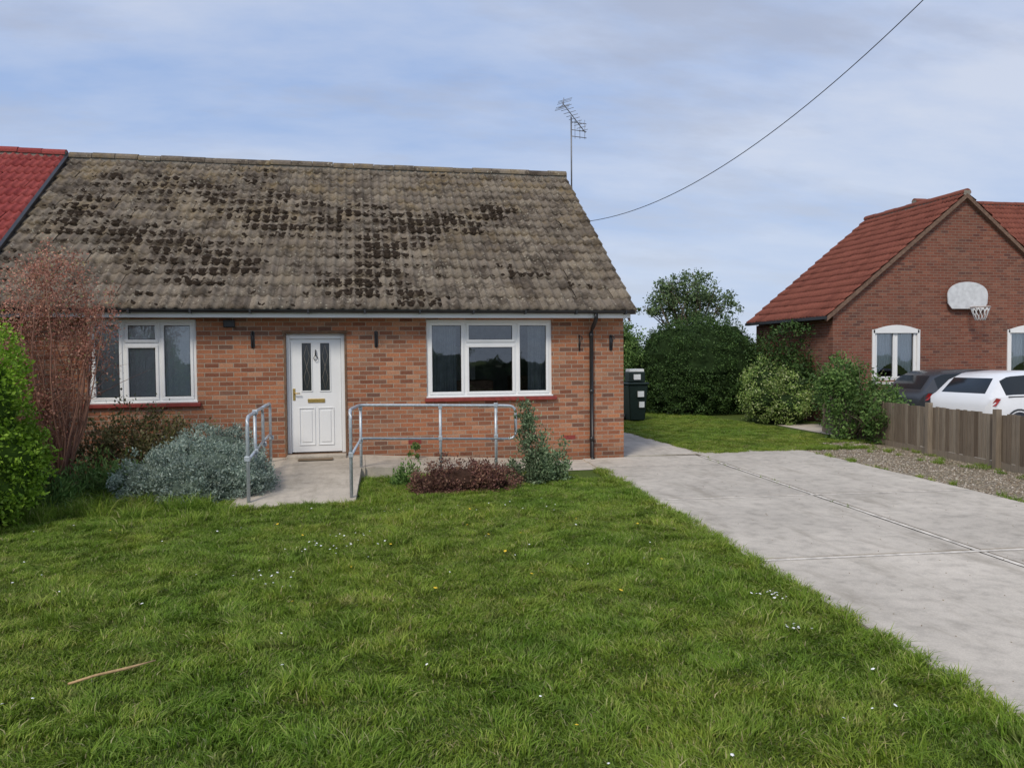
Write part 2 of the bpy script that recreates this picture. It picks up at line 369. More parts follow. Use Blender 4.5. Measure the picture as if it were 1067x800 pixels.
P=[([(-1.40,10.1,.03)]+arc((-1.40,10.1,1.0),(-1.40,10.1,1.12),(-1.40,10.25,1.13))+[(-1.42,11.6,1.14)]+arc((-1.42,11.7,1.14),(-1.42,11.85,1.14),(-1.42,11.85,1.0))+[(-1.42,11.85,.15)],R),
   ([(-1.40,10.1,.58),(-1.42,11.85,.64)],R*.85),
   ([(-1.42,11.7,1.14),(-1.42,12.6,1.15)]+arc((-1.42,12.7,1.15),(-1.42,12.8,1.15),(-1.42,12.8,1.05))+[(-1.42,12.8,.2)],R),
   ([(-1.42,11.85,.64),(-1.42,12.8,.66)],R*.85),([(-1.41,10.9,.1),(-1.41,10.9,1.14)],R)]
tubes('rails',P,M_steel,hr2,10)
boxes('clamps',[(-1.44,-1.37,y-.03,y+.03,z-.035,z+.035) for y in (10.1,10.9,11.85,12.8) for z in (.6,)]+[(-1.44,-1.37,10.87,10.93,1.1,1.17)],M_steel,hr2,.008)
# ------------------------------------------------------------ roof builder
def tile_slope(name,x0,x1,A,B,mat,parent,axis='x',tw=.34,gauge=.33,roll=.042,seed=1,butt=.048):
    rr=np.random.default_rng(seed)
    L=math.hypot(B[0]-A[0],B[1]-A[1]); e=((B[0]-A[0])/L,(B[1]-A[1])/L)
    nrm=(-e[1],e[0])
    if nrm[1]<0: nrm=(-nrm[0],-nrm[1])
    nr=max(1,round(L/gauge)); g=L/nr; nc=max(1,round((x1-x0)/tw)); w=(x1-x0)/nc
    M=14; V=[];F=[]; t=np.linspace(0,1,M+1)
    prof=roll*(np.clip(np.cos((t-.25)*math.pi/.28),0,1)*(abs(t-.25)<.14)+np.clip(np.cos((t-.75)*math.pi/.28),0,1)*(abs(t-.75)<.14))
    for r in range(nr):
        rj=rr.normal()*.004
        for c in range(nc):
            jz=rr.normal()*.004; js=rr.normal()*.008+rj; tilt=rr.normal()*.003
            xs=x0+(c+t)*w
            s0=r*g+js-(.03 if r==0 else 0); s1=min((r+1)*g+.05,L)
            b=len(V)
            for (s,h) in ((s0,.0),(s0,butt),(s1,.004)):
                for k in range(M+1):
                    hh=h+prof[k]+jz+tilt*(t[k]-.5)*4 if h>0 else h+prof[k]*.6-.004
                    a=A[0]+e[0]*s+nrm[0]*hh; z=A[1]+e[1]*s+nrm[1]*hh
                    V.append((xs[k],a,z) if axis=='x' else (a,xs[k],z))
            for q in range(2):
                for k in range(M):
                    i=b+q*(M+1)+k; F.append((i,i+1,i+M+2,i+M+1))
    me=fastmesh(name,np.array(V),np.array(F)); o=fin(bpy.data.objects.new(name,me),mat,parent)
    u=.012
    P0=(A[0]-nrm[0]*u,A[1]-nrm[1]*u); P1=(B[0]-nrm[0]*u,B[1]-nrm[1]*u)
    q=[(x0,)+P0,(x1,)+P0,(x1,)+P1,(x0,)+P1]
    if axis=='y': q=[(b,a,c) for a,b,c in q]
    mk(name+'_underlay',q,[(0,1,2,3)],M_dark,parent)
    return o
def ridge(name,x0,x1,y,z,mat,parent,axis='x',r=.11,seg=.45):
    V=[];F=[]; n=max(1,round((x1-x0)/seg)); w=(x1-x0)/n; K=8
    for i in range(n):
        dz=random.uniform(-.01,.01); dy=random.uniform(-.006,.006)
        for j,(xx,rr) in enumerate(((x0+i*w+.006,r),(x0+(i+1)*w-.006,r*1.0))):
            for k in range(K+1):
                an=math.pi*(k/K)*1.1-.05*math.pi
                p=(xx,y+dy+math.cos(an)*rr*1.15,z+dz+math.sin(an)*rr-.02)
                V.append(p if axis=='x' else (p[1],p[0],p[2]))
        b=i*2*(K+1)
        for k in range(K): F.append((b+k,b+k+1,b+K+2+k,b+K+1+k))
        F.append(tuple(b+k for k in range(K+1))); F.append(tuple(b+K+1+k for k in range(K+1))[::-1])
    mk(name,V,F,mat,parent,False)
    bx=(x0,x1,y-.1,y+.1,z-.1,z+.03) if axis=='x' else (y-.1,y+.1,x0,x1,z-.1,z+.03)
    box(name+'_mortar',*bx,M_lead,parent)
# ------------------------------------------------------------ windows
def window(parent,x0,x1,z0,z1,y,mull,trans,midlast=1,blinds=False,name='window'):
    L=[];fr=.055
    L+=[(x0,x1,y,y+.07,z1-fr,z1),(x0,x1,y,y+.07,z0,z0+fr),(x0,x0+fr,y+.0005,y+.0705,z0+fr,z1-fr),(x1-fr,x1,y+.0005,y+.0705,z0+fr,z1-fr)]
    xs=[x0+fr]+[m for mm in mull for m in (mm-.025,mm+.025)]+[x1-fr]
    for mm in mull: L.append((mm-.025,mm+.025,y+.001,y+.069,z0+fr,z1-fr))
    panes=[]
    for i in range(0,len(xs),2):
        a,b=xs[i],xs[i+1]
        if trans and i//2==midlast:
            L.append((a,b,y+.002,y+.068,trans-.025,trans+.025)); panes+= [(a,b,z0+fr,trans-.025),(a,b,trans+.025,z1-fr)]
        else: panes.append((a,b,z0+fr,z1-fr))
    S=[]
    s=.042
    for k,(a,b,c,d) in enumerate(panes):
        yy=y-.014
        e=.004
        S+=[(a-e,b+e,yy,yy+.05,d-s,d+e),(a-e,b+e,yy,yy+.05,c-e,c+s),(a-e,a+s,yy+.0006,yy+.0506,c+s,d-s),(b-s,b+e,yy+.0006,yy+.0506,c+s,d-s)]
    boxes(name+'_frame',L,M_upvc,parent); boxes(name+'_sashes',S,M_upvc,parent,.006)
    boxes(name+'_gaskets',[(a+s-.001,b-s+.001,y+.0215,y+.0235,d-s-.008,d-s+.001) for a,b,c,d in panes]+[(a+s-.001,b-s+.001,y+.0215,y+.0235,c+s-.001,c+s+.008) for a,b,c,d in panes]+[(a+s-.001,a+s+.008,y+.0216,y+.0234,c+s,d-s) for a,b,c,d in panes]+[(b-s-.008,b-s+.001,y+.0216,y+.0234,c+s,d-s) for a,b,c,d in panes],M_black,parent)
    V=[];F=[]
    for (a,b,c,d) in panes:
        n=len(V); V+=[(a+.02,y+.026,c+.02),(b-.02,y+.026,c+.02),(b-.02,y+.026,d-.02),(a+.02,y+.026,d-.02)]; F.append((n,n+1,n+2,n+3))
    mk(name+'_glass',V,F,M_glass,parent)
    if blinds:
        V=[];F=[]; x=x0+.07
        while x<x1-.05:
            n=len(V); w=.078; t=.016
            V+=[(x,y+.085-t,z0+.03),(x+w,y+.085+t,z0+.03),(x+w,y+.085+t,z1-.05),(x,y+.085-t,z1-.05)]; F.append((n,n+1,n+2,n+3)); x+=.084
        mk(name+'_vertical_blinds',V,F,M_cloth,parent)
# ------------------------------------------------------------ main bungalow
YF=13.24; XL,XR=-5.82,4.68; YR=17.55; ZR=6.05; YE=12.90; ZE=2.665
H=group('brick_bungalow',(0,17,0))
T=.28; ZT=2.60; W1=(-4.22,-2.60,1.166,2.51); W2=(1.13,3.345,1.166,2.51); D=(-1.235,-.215,.2,2.28)
walls=[(XL,W1[0],YF,YF+T,0,ZT),(W1[0],W1[1],YF,YF+T,0,W1[2]),(W1[0],W1[1],YF,YF+T,W1[3],ZT),
 (W1[1],D[0],YF,YF+T,0,ZT),(D[0],D[1],YF,YF+T,0,D[2]),(D[0],D[1],YF,YF+T,D[3],ZT),(D[1],W2[0],YF,YF+T,0,ZT),
 (W2[0],W2[1],YF,YF+T,0,W2[2]),(W2[0],W2[1],YF,YF+T,W2[3],ZT),(W2[1],XR,YF,YF+T,0,ZT)]
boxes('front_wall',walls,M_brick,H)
YB=YR+(YR-YF)
mk('gable_wall',[(XR,YF,0),(XR,YB,0),(XR,YB,ZT),(XR,YR,ZR-.12),(XR,YF,ZT)],[(0,1,2,3,4)],M_brick_s,H)
mk('party_wall',[(XL+.01,YF+.3,0),(XL+.01,YB,0),(XL+.01,YB,ZT),(XL+.01,YR,ZR-.12),(XL+.01,YF+.3,ZT)],[(0,1,2,3,4)],M_brick_s,H)
mk('back_wall',[(XL,YB,0),(XR,YB,0),(XR,YB,ZT),(XL,YB,ZT)],[(0,1,2,3)],M_brick,H)
box('ceiling',XL+.05,XR-.05,YF+T,YB-.05,2.56,2.59,M_room,H)
boxes('partition_walls',[(XL+.05,XR-.05,YF+3.6,YF+3.7,0,2.55),(-2.0,-1.9,YF+T,YF+3.6,0,2.55),(.4,.5,YF+T,YF+3.6,0,2.55)],M_room,H)
box('floor',XL+.05,XR-.05,YF+T,YB-.05,.2,.22,M_dark,H)
tile_slope('roof_front',XL,XR+.12,(YE,ZE),(YR,ZR),M_tile,H,seed=2)
tile_slope('roof_back',XL,XR+.12,(YR+YR-YE,ZE),(YR,ZR),M_tile,H,seed=3)
ridge('ridge_tiles',XL,XR+.12,YR,ZR+.045,M_tile,H)
def verge(name,x0,x1,A,B,mat,parent,th=.055,dz=0):
    v=[];
    for (a,z) in (A,B):
        for x in (x0,x1):
            for h in (-th,0.02): v.append((x,a,z+h+dz))
    f=[(0,1,3,2),(4,6,7,5),(0,4,5,1),(2,3,7,6),(1,5,7,3),(0,2,6,4)]
    return mk(name,v,f,mat,parent)
verge('verge_front',XR+.0,XR+.115,(YE-.0,ZE-.02),(YR,ZR-.02),M_lead,H)
verge('verge_back',XR+.0,XR+.115,(2*YR-YE,ZE-.02),(YR,ZR-.02),M_lead,H)
verge('bargeboard',XR+.005,XR+.03,(YE+.05,ZE-.08),(YR,ZR-.08),M_timber,H,.12)
box('soffit',XL,XR+.02,YE+.07,YF-.002,2.535,2.55,M_upvc,H)
box('fascia',XL,XR+.03,YE+.045,YE+.068,2.53,2.655,M_upvc,H)
V=[];F=[];K=8
for x in (XL,XR+.08):
    for k in range(K+1):
        an=math.pi+math.pi*k/K; V.append((x,YE-.012+math.cos(an)*.055,2.655+math.sin(an)*.055))
for k in range(K): F.append((k,k+1,K+2+k,K+1+k))
F+= [tuple(range(K+1)),tuple(range(K+1,2*K+2))[::-1]]
g=mk('gutter',V,F,M_black,H); sm=g.modifiers.new('s','SOLIDIFY'); sm.thickness=.006
boxes('gutter_brackets',[(x,x+.03,YE-.075,YE+.045,2.59,2.66) for x in np.arange(XL+.5,XR,.9)],M_black,H)
DX=4.06
tubes('downpipe',[([(DX,YE-.01,2.62),(DX,YE-.01,2.52),(DX,YE+.08,2.44),(DX,YF-.13,2.36),(DX,YF-.055,2.28),(DX,YF-.055,.06),(DX,YF-.12,.03)],.036)]+[([(DX,YF-.055,z),(DX,YF-.055,z+.07)],.043) for z in (2.2,1.2,.35)],M_black,H,12)
window(H,W1[0],W1[1],W1[2],W1[3],YF+.03,(-3.70,-3.16),2.12,1,True,name='bedroom_window')
window(H,W2[0],W2[1],W2[2],W2[3],YF+.03,(1.80,2.705),2.10,1,False,name='lounge_window')
boxes('window_sills',[(W1[0]-.08,W1[1]+.06,YF-.06,YF+.02,1.10,1.163),(W2[0]-.04,W2[1]+.08,YF-.06,YF+.02,1.10,1.163)],M_sill,H,.008)
boxes('sill_trim',[(W1[0]-.01,W1[1]+.01,YF-.03,YF+.03,1.166,1.19),(W2[0]-.01,W2[1]+.01,YF-.03,YF+.03,1.166,1.19)],M_upvc,H,.004)
def curtain(name,xa,xb,y,z0,z1,mat,parent,amp=.02):
    V=[];F=[];n=int((xb-xa)/.012)
    for i in range(n):
        x=xa+i*.012; yy=y+amp*math.sin(i*.9)+amp*.4*math.sin(i*.37); V+=[(x,yy,z0),(x,yy,z1)]
        if i: F.append((2*i-2,2*i,2*i+1,2*i-1))
    mk(name,V,F,mat,parent)
M_cur=simple('grey_curtain',(.24,.26,.26),.9,.1)
curtain('curtain',1.2,1.68,YF+.2,1.0,2.5,M_cur,H); curtain('curtain',2.95,3.3,YF+.2,1.0,2.5,M_cur,H)
boxes('lounge_furniture',[(1.75,2.5,YF+1.2,YF+1.9,.22,1.42),(2.8,3.3,YF+1.0,YF+1.4,.22,1.5)],M_timber,H,.03)
box('pale_panel_as_window_light',1.9,2.5,YF+3.56,YF+3.598,1.2,2.1,M_upvc,H)  # white panel on the partition, standing in for light from a far window
# door
YD=YF+.10
dx0,dx1,dz0,dz1=-1.20,-.25,.27,2.25
boxes('door_frame',[(dx0-.0,dx0+.06,YD-.03,YD+.05,dz0,dz1),(dx1-.06,dx1,YD-.03,YD+.05,dz0,dz1),(dx0+.06,dx1-.06,YD-.03,YD+.05,dz1-.06,dz1)],M_upvc,H,.006)
boxes('door_surround',[(D[0]+.001,dx0-.001,YF-.012,YF+.18,.2,2.279),(dx1+.001,D[1]-.001,YF-.012,YF+.18,.2,2.279),(D[0]-.02,D[1]+.02,YF-.03,YF+.2,2.285,2.325)],M_timber,H)
box('door_threshold',dx0,dx1,YD-.06,YD+.06,.222,.268,M_timber,H)
box('door_head',dx0,dx1,YD-.0,YD+.05,2.251,2.279,M_upvc,H)
a,b=dx0+.065,dx1-.065; cx=(a+b)/2
gl=[(cx-.225,cx-.075,1.32,2.12),(cx+.075,cx+.225,1.32,2.12)]
strips=[(a,gl[0][0],.29,2.185),(gl[0][1],gl[1][0],.29,2.185),(gl[1][1],b,.29,2.185),(gl[0][0],gl[0][1],.29,1.32),(gl[0][0],gl[0][1],2.12,2.185),(gl[1][0],gl[1][1],.29,1.32),(gl[1][0],gl[1][1],2.12,2.185)]
boxes('door_leaf',[(p[0],p[1],YD,YD+.045,p[2],p[3]) for p in strips],M_upvc,H)
box('door_glass',gl[0][0]-.02,gl[1][1]+.02,YD+.02,YD+.024,1.3,2.14,simple('dark_door_glass',(.035,.04,.042),.08,.7),H)
ld=[]
for (x0,x1,z0,z1) in gl:
    c=(x0+x1)/2; zm=(z0+z1)/2
    for sg in (1,-1):
        ld.append(([(c,YD+.017,z0+.03),(c+sg*.045,YD+.017,zm-.18),(c,YD+.017,zm),(c-sg*.045,YD+.017,zm+.18),(c,YD+.017,z1-.03)],.003))
tubes('door_glass_leading',ld,M_lead,H,5)
mo=[]
for (x0,x1,z0,z1) in gl+[(cx-.27,cx-.04,.42,1.02),(cx+.04,cx+.27,.42,1.02)]:
    t=.018; mo+=[(x0-t,x1+t,YD-.012,YD-.0005,z0-t,z0),(x0-t,x1+t,YD-.012,YD-.0005,z1,z1+t),(x0-t,x0,YD-.0118,YD-.0007,z0,z1),(x1,x1+t,YD-.0118,YD-.0007,z0,z1)]
boxes('door_mouldings',mo,M_upvc,H,.004)
boxes('door_panels',[(cx-.235,cx-.075,YD-.010,YD-.001,.455,.985),(cx+.075,cx+.235,YD-.010,YD-.001,.455,.985)],M_upvc,H,.008)
box('letterbox',cx-.14,cx+.14,YD-.014,YD-.001,1.12,1.185,M_brass,H,.005)
tubes('door_knocker',[([(cx,YD-.01,2.0),(cx,YD-.03,1.98),(cx,YD-.03,1.9)],.011),([(cx+math.cos(t)*.030,YD-.03,1.87+math.sin(t)*.04) for t in np.linspace(1.6,7.8,12)],.006)],M_black,H)
tubes('door_handle',[([(a+.05,YD-.001,1.28),(a+.05,YD-.05,1.28),(a+.15,YD-.05,1.28)],.010)],M_brass,H)
box('handle_plate',a+.03,a+.07,YD-.008,YD-.001,1.16,1.36,M_brass,H,.003)
box('doormat',-1.0,-.45,12.72,12.93,.222,.232,simple('coir_mat',(.20,.15,.10),1,.1),H)
def bracket(x,z):
    return [([(x,YF-.012,z+.14),(x,YF-.012,z-.14)],.012),([(x,YF-.015,z+.1),(x,YF-.10,z+.12),(x,YF-.2,z+.1)],.008),([(x,YF-.015,z-.1),(x,YF-.09,z-.02),(x,YF-.16,z+.1)],.007),([(x,YF-.2,z+.1),(x,YF-.22,z+.08),(x,YF-.22,z+.05)],.006)]
P=[]
for x in (-1.72,.28): P+=bracket(x,2.18)
for x in (3.85,4.44): P+=bracket(x,2.10)
tubes('basket_brackets',P,M_black,H,6)
boxes('bracket_plates',[(x-.03,x+.03,YF-.014,YF-.002,z-.13,z+.13) for x,z in ((-1.72,2.18),(.28,2.18),(4.44,2.1))],M_black,H)
box('meter_vent',-2.17,-1.99,YF-.05,YF-.002,2.38,2.5,M_black,H,.01)
boxes('air_bricks',[(x,x+.22,YF-.004,YF-.001,.38,.45) for x in (.8,3.55)],M_sill,H)
# moss on the roof
e=Vector((0,YR-YE,ZR-ZE)); Ls=e.length; e.normalize(); nv=Vector((0,-e.z,e.y)); GA=Ls/round(Ls/.33)
V=[];F=[]; cnt=0; tries=0
while cnt<820 and tries<60000:
    tries+=1
    x=random.uniform(XL+.1,XR-.1); s=random.uniform(.1,Ls-.15)
    k=noise.noise(Vector((x*.55,s*.8,3)))+.5*noise.noise(Vector((x*1.9,s*2.6,9)))
    cxn=-((x+2.0)/4.0)**2; sn=-((s/Ls-.40)/.5)**2
    sc_=k*1.1+cxn*.35+sn*.4+.45
    if sc_<random.uniform(0,1.0): continue
    cnt+=1
    si=round(s/GA)*GA+.02; big=random.random()<(.32 if sc_>.55 else .12)
    for q_ in range(random.randint(1,5) if not big else random.randint(9,24)):
        sx=x+random.gauss(0,.045 if not big else .12); ss=si+abs(random.gauss(0,.04 if not big else .085))
        if ss>Ls-.05: continue
        r=random.uniform(.016,.038)*(1.35 if big else 1); hgt=r*random.uniform(.4,.8)
        c=Vector((sx,YE,ZE))+e*ss+nv*.05; b=len(V); n=7; ph=random.random()*6
        asp=random.uniform(1,1.7)
        for ring,(q,h) in enumerate(((1,-.015),(.75,hgt*.7))):
            for j in range(n):
                an=ph+2*math.pi*j/n; rr=r*q*random.uniform(.7,1.25)
                V.append(c+Vector((1,0,0))*math.cos(an)*rr*asp+e*math.sin(an)*rr+nv*h)
        V.append(c+nv*hgt)
        for j in range(n):
            F.append((b+j,b+(j+1)%n,b+n+(j+1)%n,b+n+j)); F.append((b+n+j,b+n+(j+1)%n,b+2*n))
mk('roof_moss',V,F,M_moss,H,True)
# ------------------------------------------------------------ TV aerial
A=group('tv_aerial',(4.95,YR,6))
ax,ay=4.97,YR+.1
zt=7.5
P=[([(ax,ay,5.5),(ax,ay,zt)],.018),([(4.7,ay,5.7),(ax,ay,5.7)],.015),([(4.7,ay,5.55),(ax,ay,5.55)],.015)]
bm=[(ax-.30,ay-.3,zt+.22),(ax+.42,ay+.25,zt-.28)]
d=(Vector(bm[1])-Vector(bm[0])); dn=d.normalized(); side=dn.cross(Vector((0,0,1))).normalized(); up=side.cross(dn)
P.append((bm,.011))
for i in range(9):
    c=Vector(bm[0])+d*(.12+.1*i); w=.19-.008*i; P.append(([c-side*w,c+side*w],.006)); 
for sgn in (-1,1):
    c=Vector(bm[0])+d*.06; P.append(([c,c+up*.14*sgn-dn*.06+side*.0],.008))
    for o in (.05,.1,.14): P.append(([c+up*o*sgn-side*.2,c+up*o*sgn+side*.2],.005))
for z in (zt-.45,zt-.3,zt-.12): P.append(([(ax,ay,z),(ax+.40,ay+.1,z)],.009))
for i in range(3): P.append(([(ax+.12*i+.1,ay+.03,zt-.5),(ax+.12*i+.1,ay+.03,zt-.05)],.005))
tubes('aerial_tubes',P,simple('dull_aluminium',(.20,.20,.21),.5,.5,.4),A,6)
# overhead cable to its pole
pts=[]
for i in range(41):
    t=.75*i/40; pts.append(Vector((4.86+4.19*t,15.9-12.3*t,4.75-1.0*t+6.95*t*t)))
tubes('overhead_cable',[(pts,.0065)],M_black,None,6)
pe=pts[-1]
up_=group('utility_pole',(pe.x,pe.y-.15,0))
tubes('pole',[([(pe.x,pe.y-.15,0),(pe.x,pe.y-.15,pe.z+.3)],[.13,.10])],M_bark,up_,12)
boxes('crossarm',[(pe.x-.45,pe.x+.45,pe.y-.22,pe.y-.06,pe.z-.06,pe.z+.04)],M_bark,up_)
# ------------------------------------------------------------ attached bungalow on the left
H2=group('brick_bungalow',(-11,17,0))
box('front_wall',-16.5,XL-.003,YF+.002,YF+.28,0,ZT,M_brick,H2)
mk('gable_wall',[(-16.5,YF,0),(-16.5,YB,0),(-16.5,YB,ZT),(-16.5,YR,ZR-.1),(-16.5,YF,ZT)],[(0,1,2,3,4)],M_brick_s,H2)
mk('back_wall',[(-16.5,YB,0),(XL,YB,0),(XL,YB,ZT),(-16.5,YB,ZT)],[(0,1,2,3)],M_brick,H2)
tile_slope('roof_front',-16.6,XL-.06,(YE,ZE+.06),(YR,ZR+.06),M_red,H2,seed=5,tw=.30)
tile_slope('roof_back',-16.6,XL-.06,(2*YR-YE,ZE+.06),(YR,ZR+.06),M_red,H2,seed=6,tw=.30)
ridge('ridge_tiles',-16.6,XL-.06,YR,ZR+.10,M_red,H2)
verge('verge_strip',XL-.065,XL-.0,(YE-.03,ZE+.1),(YR,ZR+.1),M_black,H2,.10)
box('fascia',-16.6,XL-.01,YE+.045,YE+.068,2.53,2.69,M_upvc,H2)
box('window_unit',-10.5,-8.7,YF-.03,YF+.0,1.15,2.5,M_upvc,H2)
box('window_pane',-10.4,-8.8,YF-.036,YF-.032,1.25,2.4,M_glass,H2)
# ------------------------------------------------------------ house on the right
N_=group('brick_house',(17,21,0))
gx0,gx1,gy,gyb=12.45,20.6,18.55,22.6; ax_=16.46; za=6.27; ze=2.88
wl=(13.7,15.03,1.15,2.52); wr=(17.98,19.3,1.15,2.52)
sl=(za-ze)/(ax_-12.2)
def gz(x): return za-.08-sl*abs(x-ax_)
V=[];F=[]
def gpoly(x0,x1,z0,z1=None):
    b=len(V)
    if z1 is None:
        pts=[(x0,z0),(x1,z0),(x1,gz(x1))]+([(ax_,gz(ax_))] if x0<ax_<x1 else [])+[(x0,gz(x0))]
    else: pts=[(x0,z0),(x1,z0),(x1,z1),(x0,z1)]
    for x,z in pts: V.append((x,gy,z))
    F.append(tuple(range(b,b+len(pts))))
gpoly(gx0,wl[0],0); gpoly(wl[0],wl[1],0,wl[2]); gpoly(wl[0],wl[1],wl[3]); gpoly(wl[1],wr[0],0); gpoly(wr[0],wr[1],0,wr[2]); gpoly(wr[0],wr[1],wr[3]); gpoly(wr[1],gx1,0)
o=mk('gable_wall',V,F,M_nb,N_); s_=o.modifiers.new('s','SOLIDIFY'); s_.thickness=.2; s_.offset=-1
box('side_wall',gx0,gx0+.2,gy+.21,gyb,0,2.8,M_nb_s,N_); box('side_wall_east',gx1-.2,gx1,gy+.21,gyb,0,2.8,M_nb_s,N_)
mk('rear_gable',[(gx0,gyb,0),(gx1,gyb,0),(gx1,gyb,2.75),(ax_,gyb,6.15),(gx0,gyb,2.75)],[(0,1,2,3,4)],M_nb,N_)
tile_slope('roof_west',gy-.12,gyb+.1,(12.2,ze),(ax_,za),M_red2,N_,axis='y',seed=8,tw=.3)
tile_slope('roof_east',gy-.12,gyb+.1,(2*ax_-12.2,ze),(ax_,za),M_red2,N_,axis='y',seed=9,tw=.3)
ridge('ridge_tiles',gy-.12,gyb+.1,ax_,za+.04,M_red2,N_,axis='y')
def vergeY(name,y0,y1,A,B,mat,parent,th):
    v=[]
    for (a,z) in (A,B):
        for y in (y0,y1):
            for h in (-th,.02): v.append((a,y,z+h))
    return mk(name,v,[(0,1,3,2),(4,6,7,5),(0,4,5,1),(2,3,7,6),(1,5,7,3),(0,2,6,4)],mat,parent)
M_vg=simple('verge_mortar',(.17,.11,.08),.9,.2,0,.3,15,.3)
vergeY('verge_l',gy-.125,gy-.0,(12.2,ze-.03),(ax_,za-.03),M_vg,N_,.10)
vergeY('verge_r',gy-.125,gy-.0,(2*ax_-12.2,ze-.03),(ax_,za-.03),M_vg,N_,.10)
box('gutter_west',12.11,12.22,gy-.12,gyb+.1,2.80,2.88,M_black,N_)
tile_slope('main_roof_front',18.7,32,(18.95,3.4),(23.3,7.05),M_red2,N_,seed=12,tw=.3)
tile_slope('main_roof_back',18.7,32,(27.65,3.4),(23.3,7.05),M_red2,N_,seed=13,tw=.3)
ridge('main_ridge',18.7,32,23.3,7.08,M_red2,N_)
mk('main_gable',[(18.85,19.2,0),(18.85,27.4,0),(18.85,27.4,3.4),(18.85,23.3,6.9),(18.85,19.2,3.4)],[(0,1,2,3,4)],M_nb_s,N_)
mk('main_front',[(20.7,19.25,0),(32,19.25,0),(32,19.25,3.5),(20.7,19.25,3.5)],[(0,1,2,3)],M_nb,N_)
for w,nm in ((wl,'gable_window'),(wr,'gable_window_east')):
    window(N_,w[0],w[1],w[2],w[3],gy+.03,((w[0]+w[1])/2,),None,9,False,name=nm)
    x0,x1,z1=w[0],w[1],w[3]; V=[];n=10
    for k in range(n+1):
        t=k/n; V.append((x0-.04+(x1-x0+.08)*t,gy-.03,z1+.0+.13*math.sin(math.pi*t)))
    V2=[(x0-.04+(x1-x0+.08)*k/n,gy-.03,z1-.09) for k in range(n+1)]
    mk(nm+'_arch',V+V2,[(n+1+k,n+2+k,k+1,k) for k in range(n)],M_upvc,N_)
    boxes(nm+'_surround',[(x0-.07,x0+.01,gy-.03,gy+.02,w[2]-.05,z1+.0),(x1-.01,x1+.07,gy-.03,gy+.02,w[2]-.05,z1+.0),(x0-.1,x1+.1,gy-.07,gy+.02,w[2]-.11,w[2]-.05)],M_upvc,N_,.005)
    V=[];F=[]
    for i in range(60):
        x=x0+.08+(x1-x0-.16)*i/59; zz=w[2]+.1+.35*abs(math.sin(math.pi*i/59))
        V+=[(x,gy+.12+.015*math.sin(i*1.3),zz),(x,gy+.12+.015*math.sin(i*1.3),z1-.05)]
        if i: F.append((2*i-2,2*i,2*i+1,2*i-1))
    mk(nm+'_net_curtain',V,F,M_cloth,N_)
boxes('floor_slab',[(gx0+.2,gx1-.2,gy+.3,gyb-.05,.1,.12),(gx0+.2,gx1-.2,gy+2.2,gy+2.3,.1,2.8)],M_dark,N_)
BB=group('basketball_hoop',(16.5,18.4,3.4))
pts=[];cx,cz=16.5,3.45
for k in range(25):
    an=math.pi*k/24; pts.append((cx+.64*math.cos(an),cz-.02+.40*math.sin(an)**.8))
pts+= [(cx-.62,cz-.22),(cx-.5,cz-.36),(cx+.5,cz-.36),(cx+.62,cz-.22)]
n=len(pts); V=[(x,gy-.14,z) for x,z in pts]+[(x,gy-.11,z) for x,z in pts]
mk('backboard',V,[tuple(range(n))[::-1],tuple(range(n,2*n))]+[(k,(k+1)%n,n+(k+1)%n,n+k) for k in range(n)],simple('backboard_plastic',(.62,.63,.64),.5,.4),BB)
rc=Vector((16.65,gy-.14-.27,3.12)); 
tubes('rim',[([rc+Vector((math.cos(t)*.24,math.sin(t)*.24,0)) for t in np.linspace(0,6.283,25)],.016),([(16.65,gy-.12,3.12),(16.65,gy-.19,3.12)],.03)],simple('rim_paint',(.5,.44,.40),.5),BB,8)
net=[]
for k in range(12):
    t0=2*math.pi*k/12
    for sgn in (1,-1): net.append(([rc+Vector((math.cos(t0+sgn*.5*j*.5)*(.24-.04*j),math.sin(t0+sgn*.5*j*.5)*(.24-.04*j),-.12*j)) for j in range(4)],.008))
tubes('net',net,M_cloth,BB,4)
boxes('mount',[(16.35,16.65,gy-.11,gy-.001,3.2,3.5)],M_black,BB)
# ------------------------------------------------------------ fence
def fencemat():
    m,nt,out=newmat('weathered_fence_wood'); g=nd(nt,'ShaderNodeNewGeometry'); P=g.outputs['Position']
    col=ramp(nt,g.outputs['Random Per Island'],[(0,(.14,.105,.075)),(.5,(.22,.175,.13)),(1,(.30,.25,.19))])
    f=noi(nt,mapv(nt,P,(30,30,1.5)),2,5,.7); col=mixc(nt,.8,col,ramp(nt,f,[(.3,.55),(.6,1.1)]),'MULTIPLY')
    princ(nt,out,col,.9,.15,0,bump(nt,f,.5,.006)); return m
M_fence=fencemat()
FE=group('wooden_fence',(10,11,0))
p0=Vector((9.2,5.0,0)); p1=Vector((10.9,16.6,0))
fd=(p1-p0); FL=fd.length; fd.normalize(); fn=Vector((-fd.y,fd.x,0))
V=[];F=[]
def obox(c,a,b,hx,hy,z0,z1):
    b0=len(V)
    for z in (z0,z1):
        for sx,sy in ((-1,-1),(1,-1),(1,1),(-1,1)): 
            p=c+a*hx*sx+b*hy*sy; V.append((p.x,p.y,z))
    for q in BOXF: F.append(tuple(b0+i for i in q))
s=0
while s<FL:
    obox(p0+fd*s+fn*random.uniform(-.003,.003)+fn*(.02),fd,fn,.042,.008,.12+random.uniform(-.01,.01),.88+random.uniform(-.016,.016)); s+=.098
for i in range(int(FL/.098)):
    obox(p0+fd*(i*.098+.049)+fn*(-.003),fd,fn,.030,.006,.13,.86+random.uniform(-.01,.01))
s=0
while s<FL+.1:
    obox(p0+fd*s+fn*.08,fd,fn,.045,.045,0,.96); s+=1.83
for z in (.25,.7): obox(p0+fd*FL/2+fn*(-.03),fd,fn,FL/2,.016,z,z+.07)
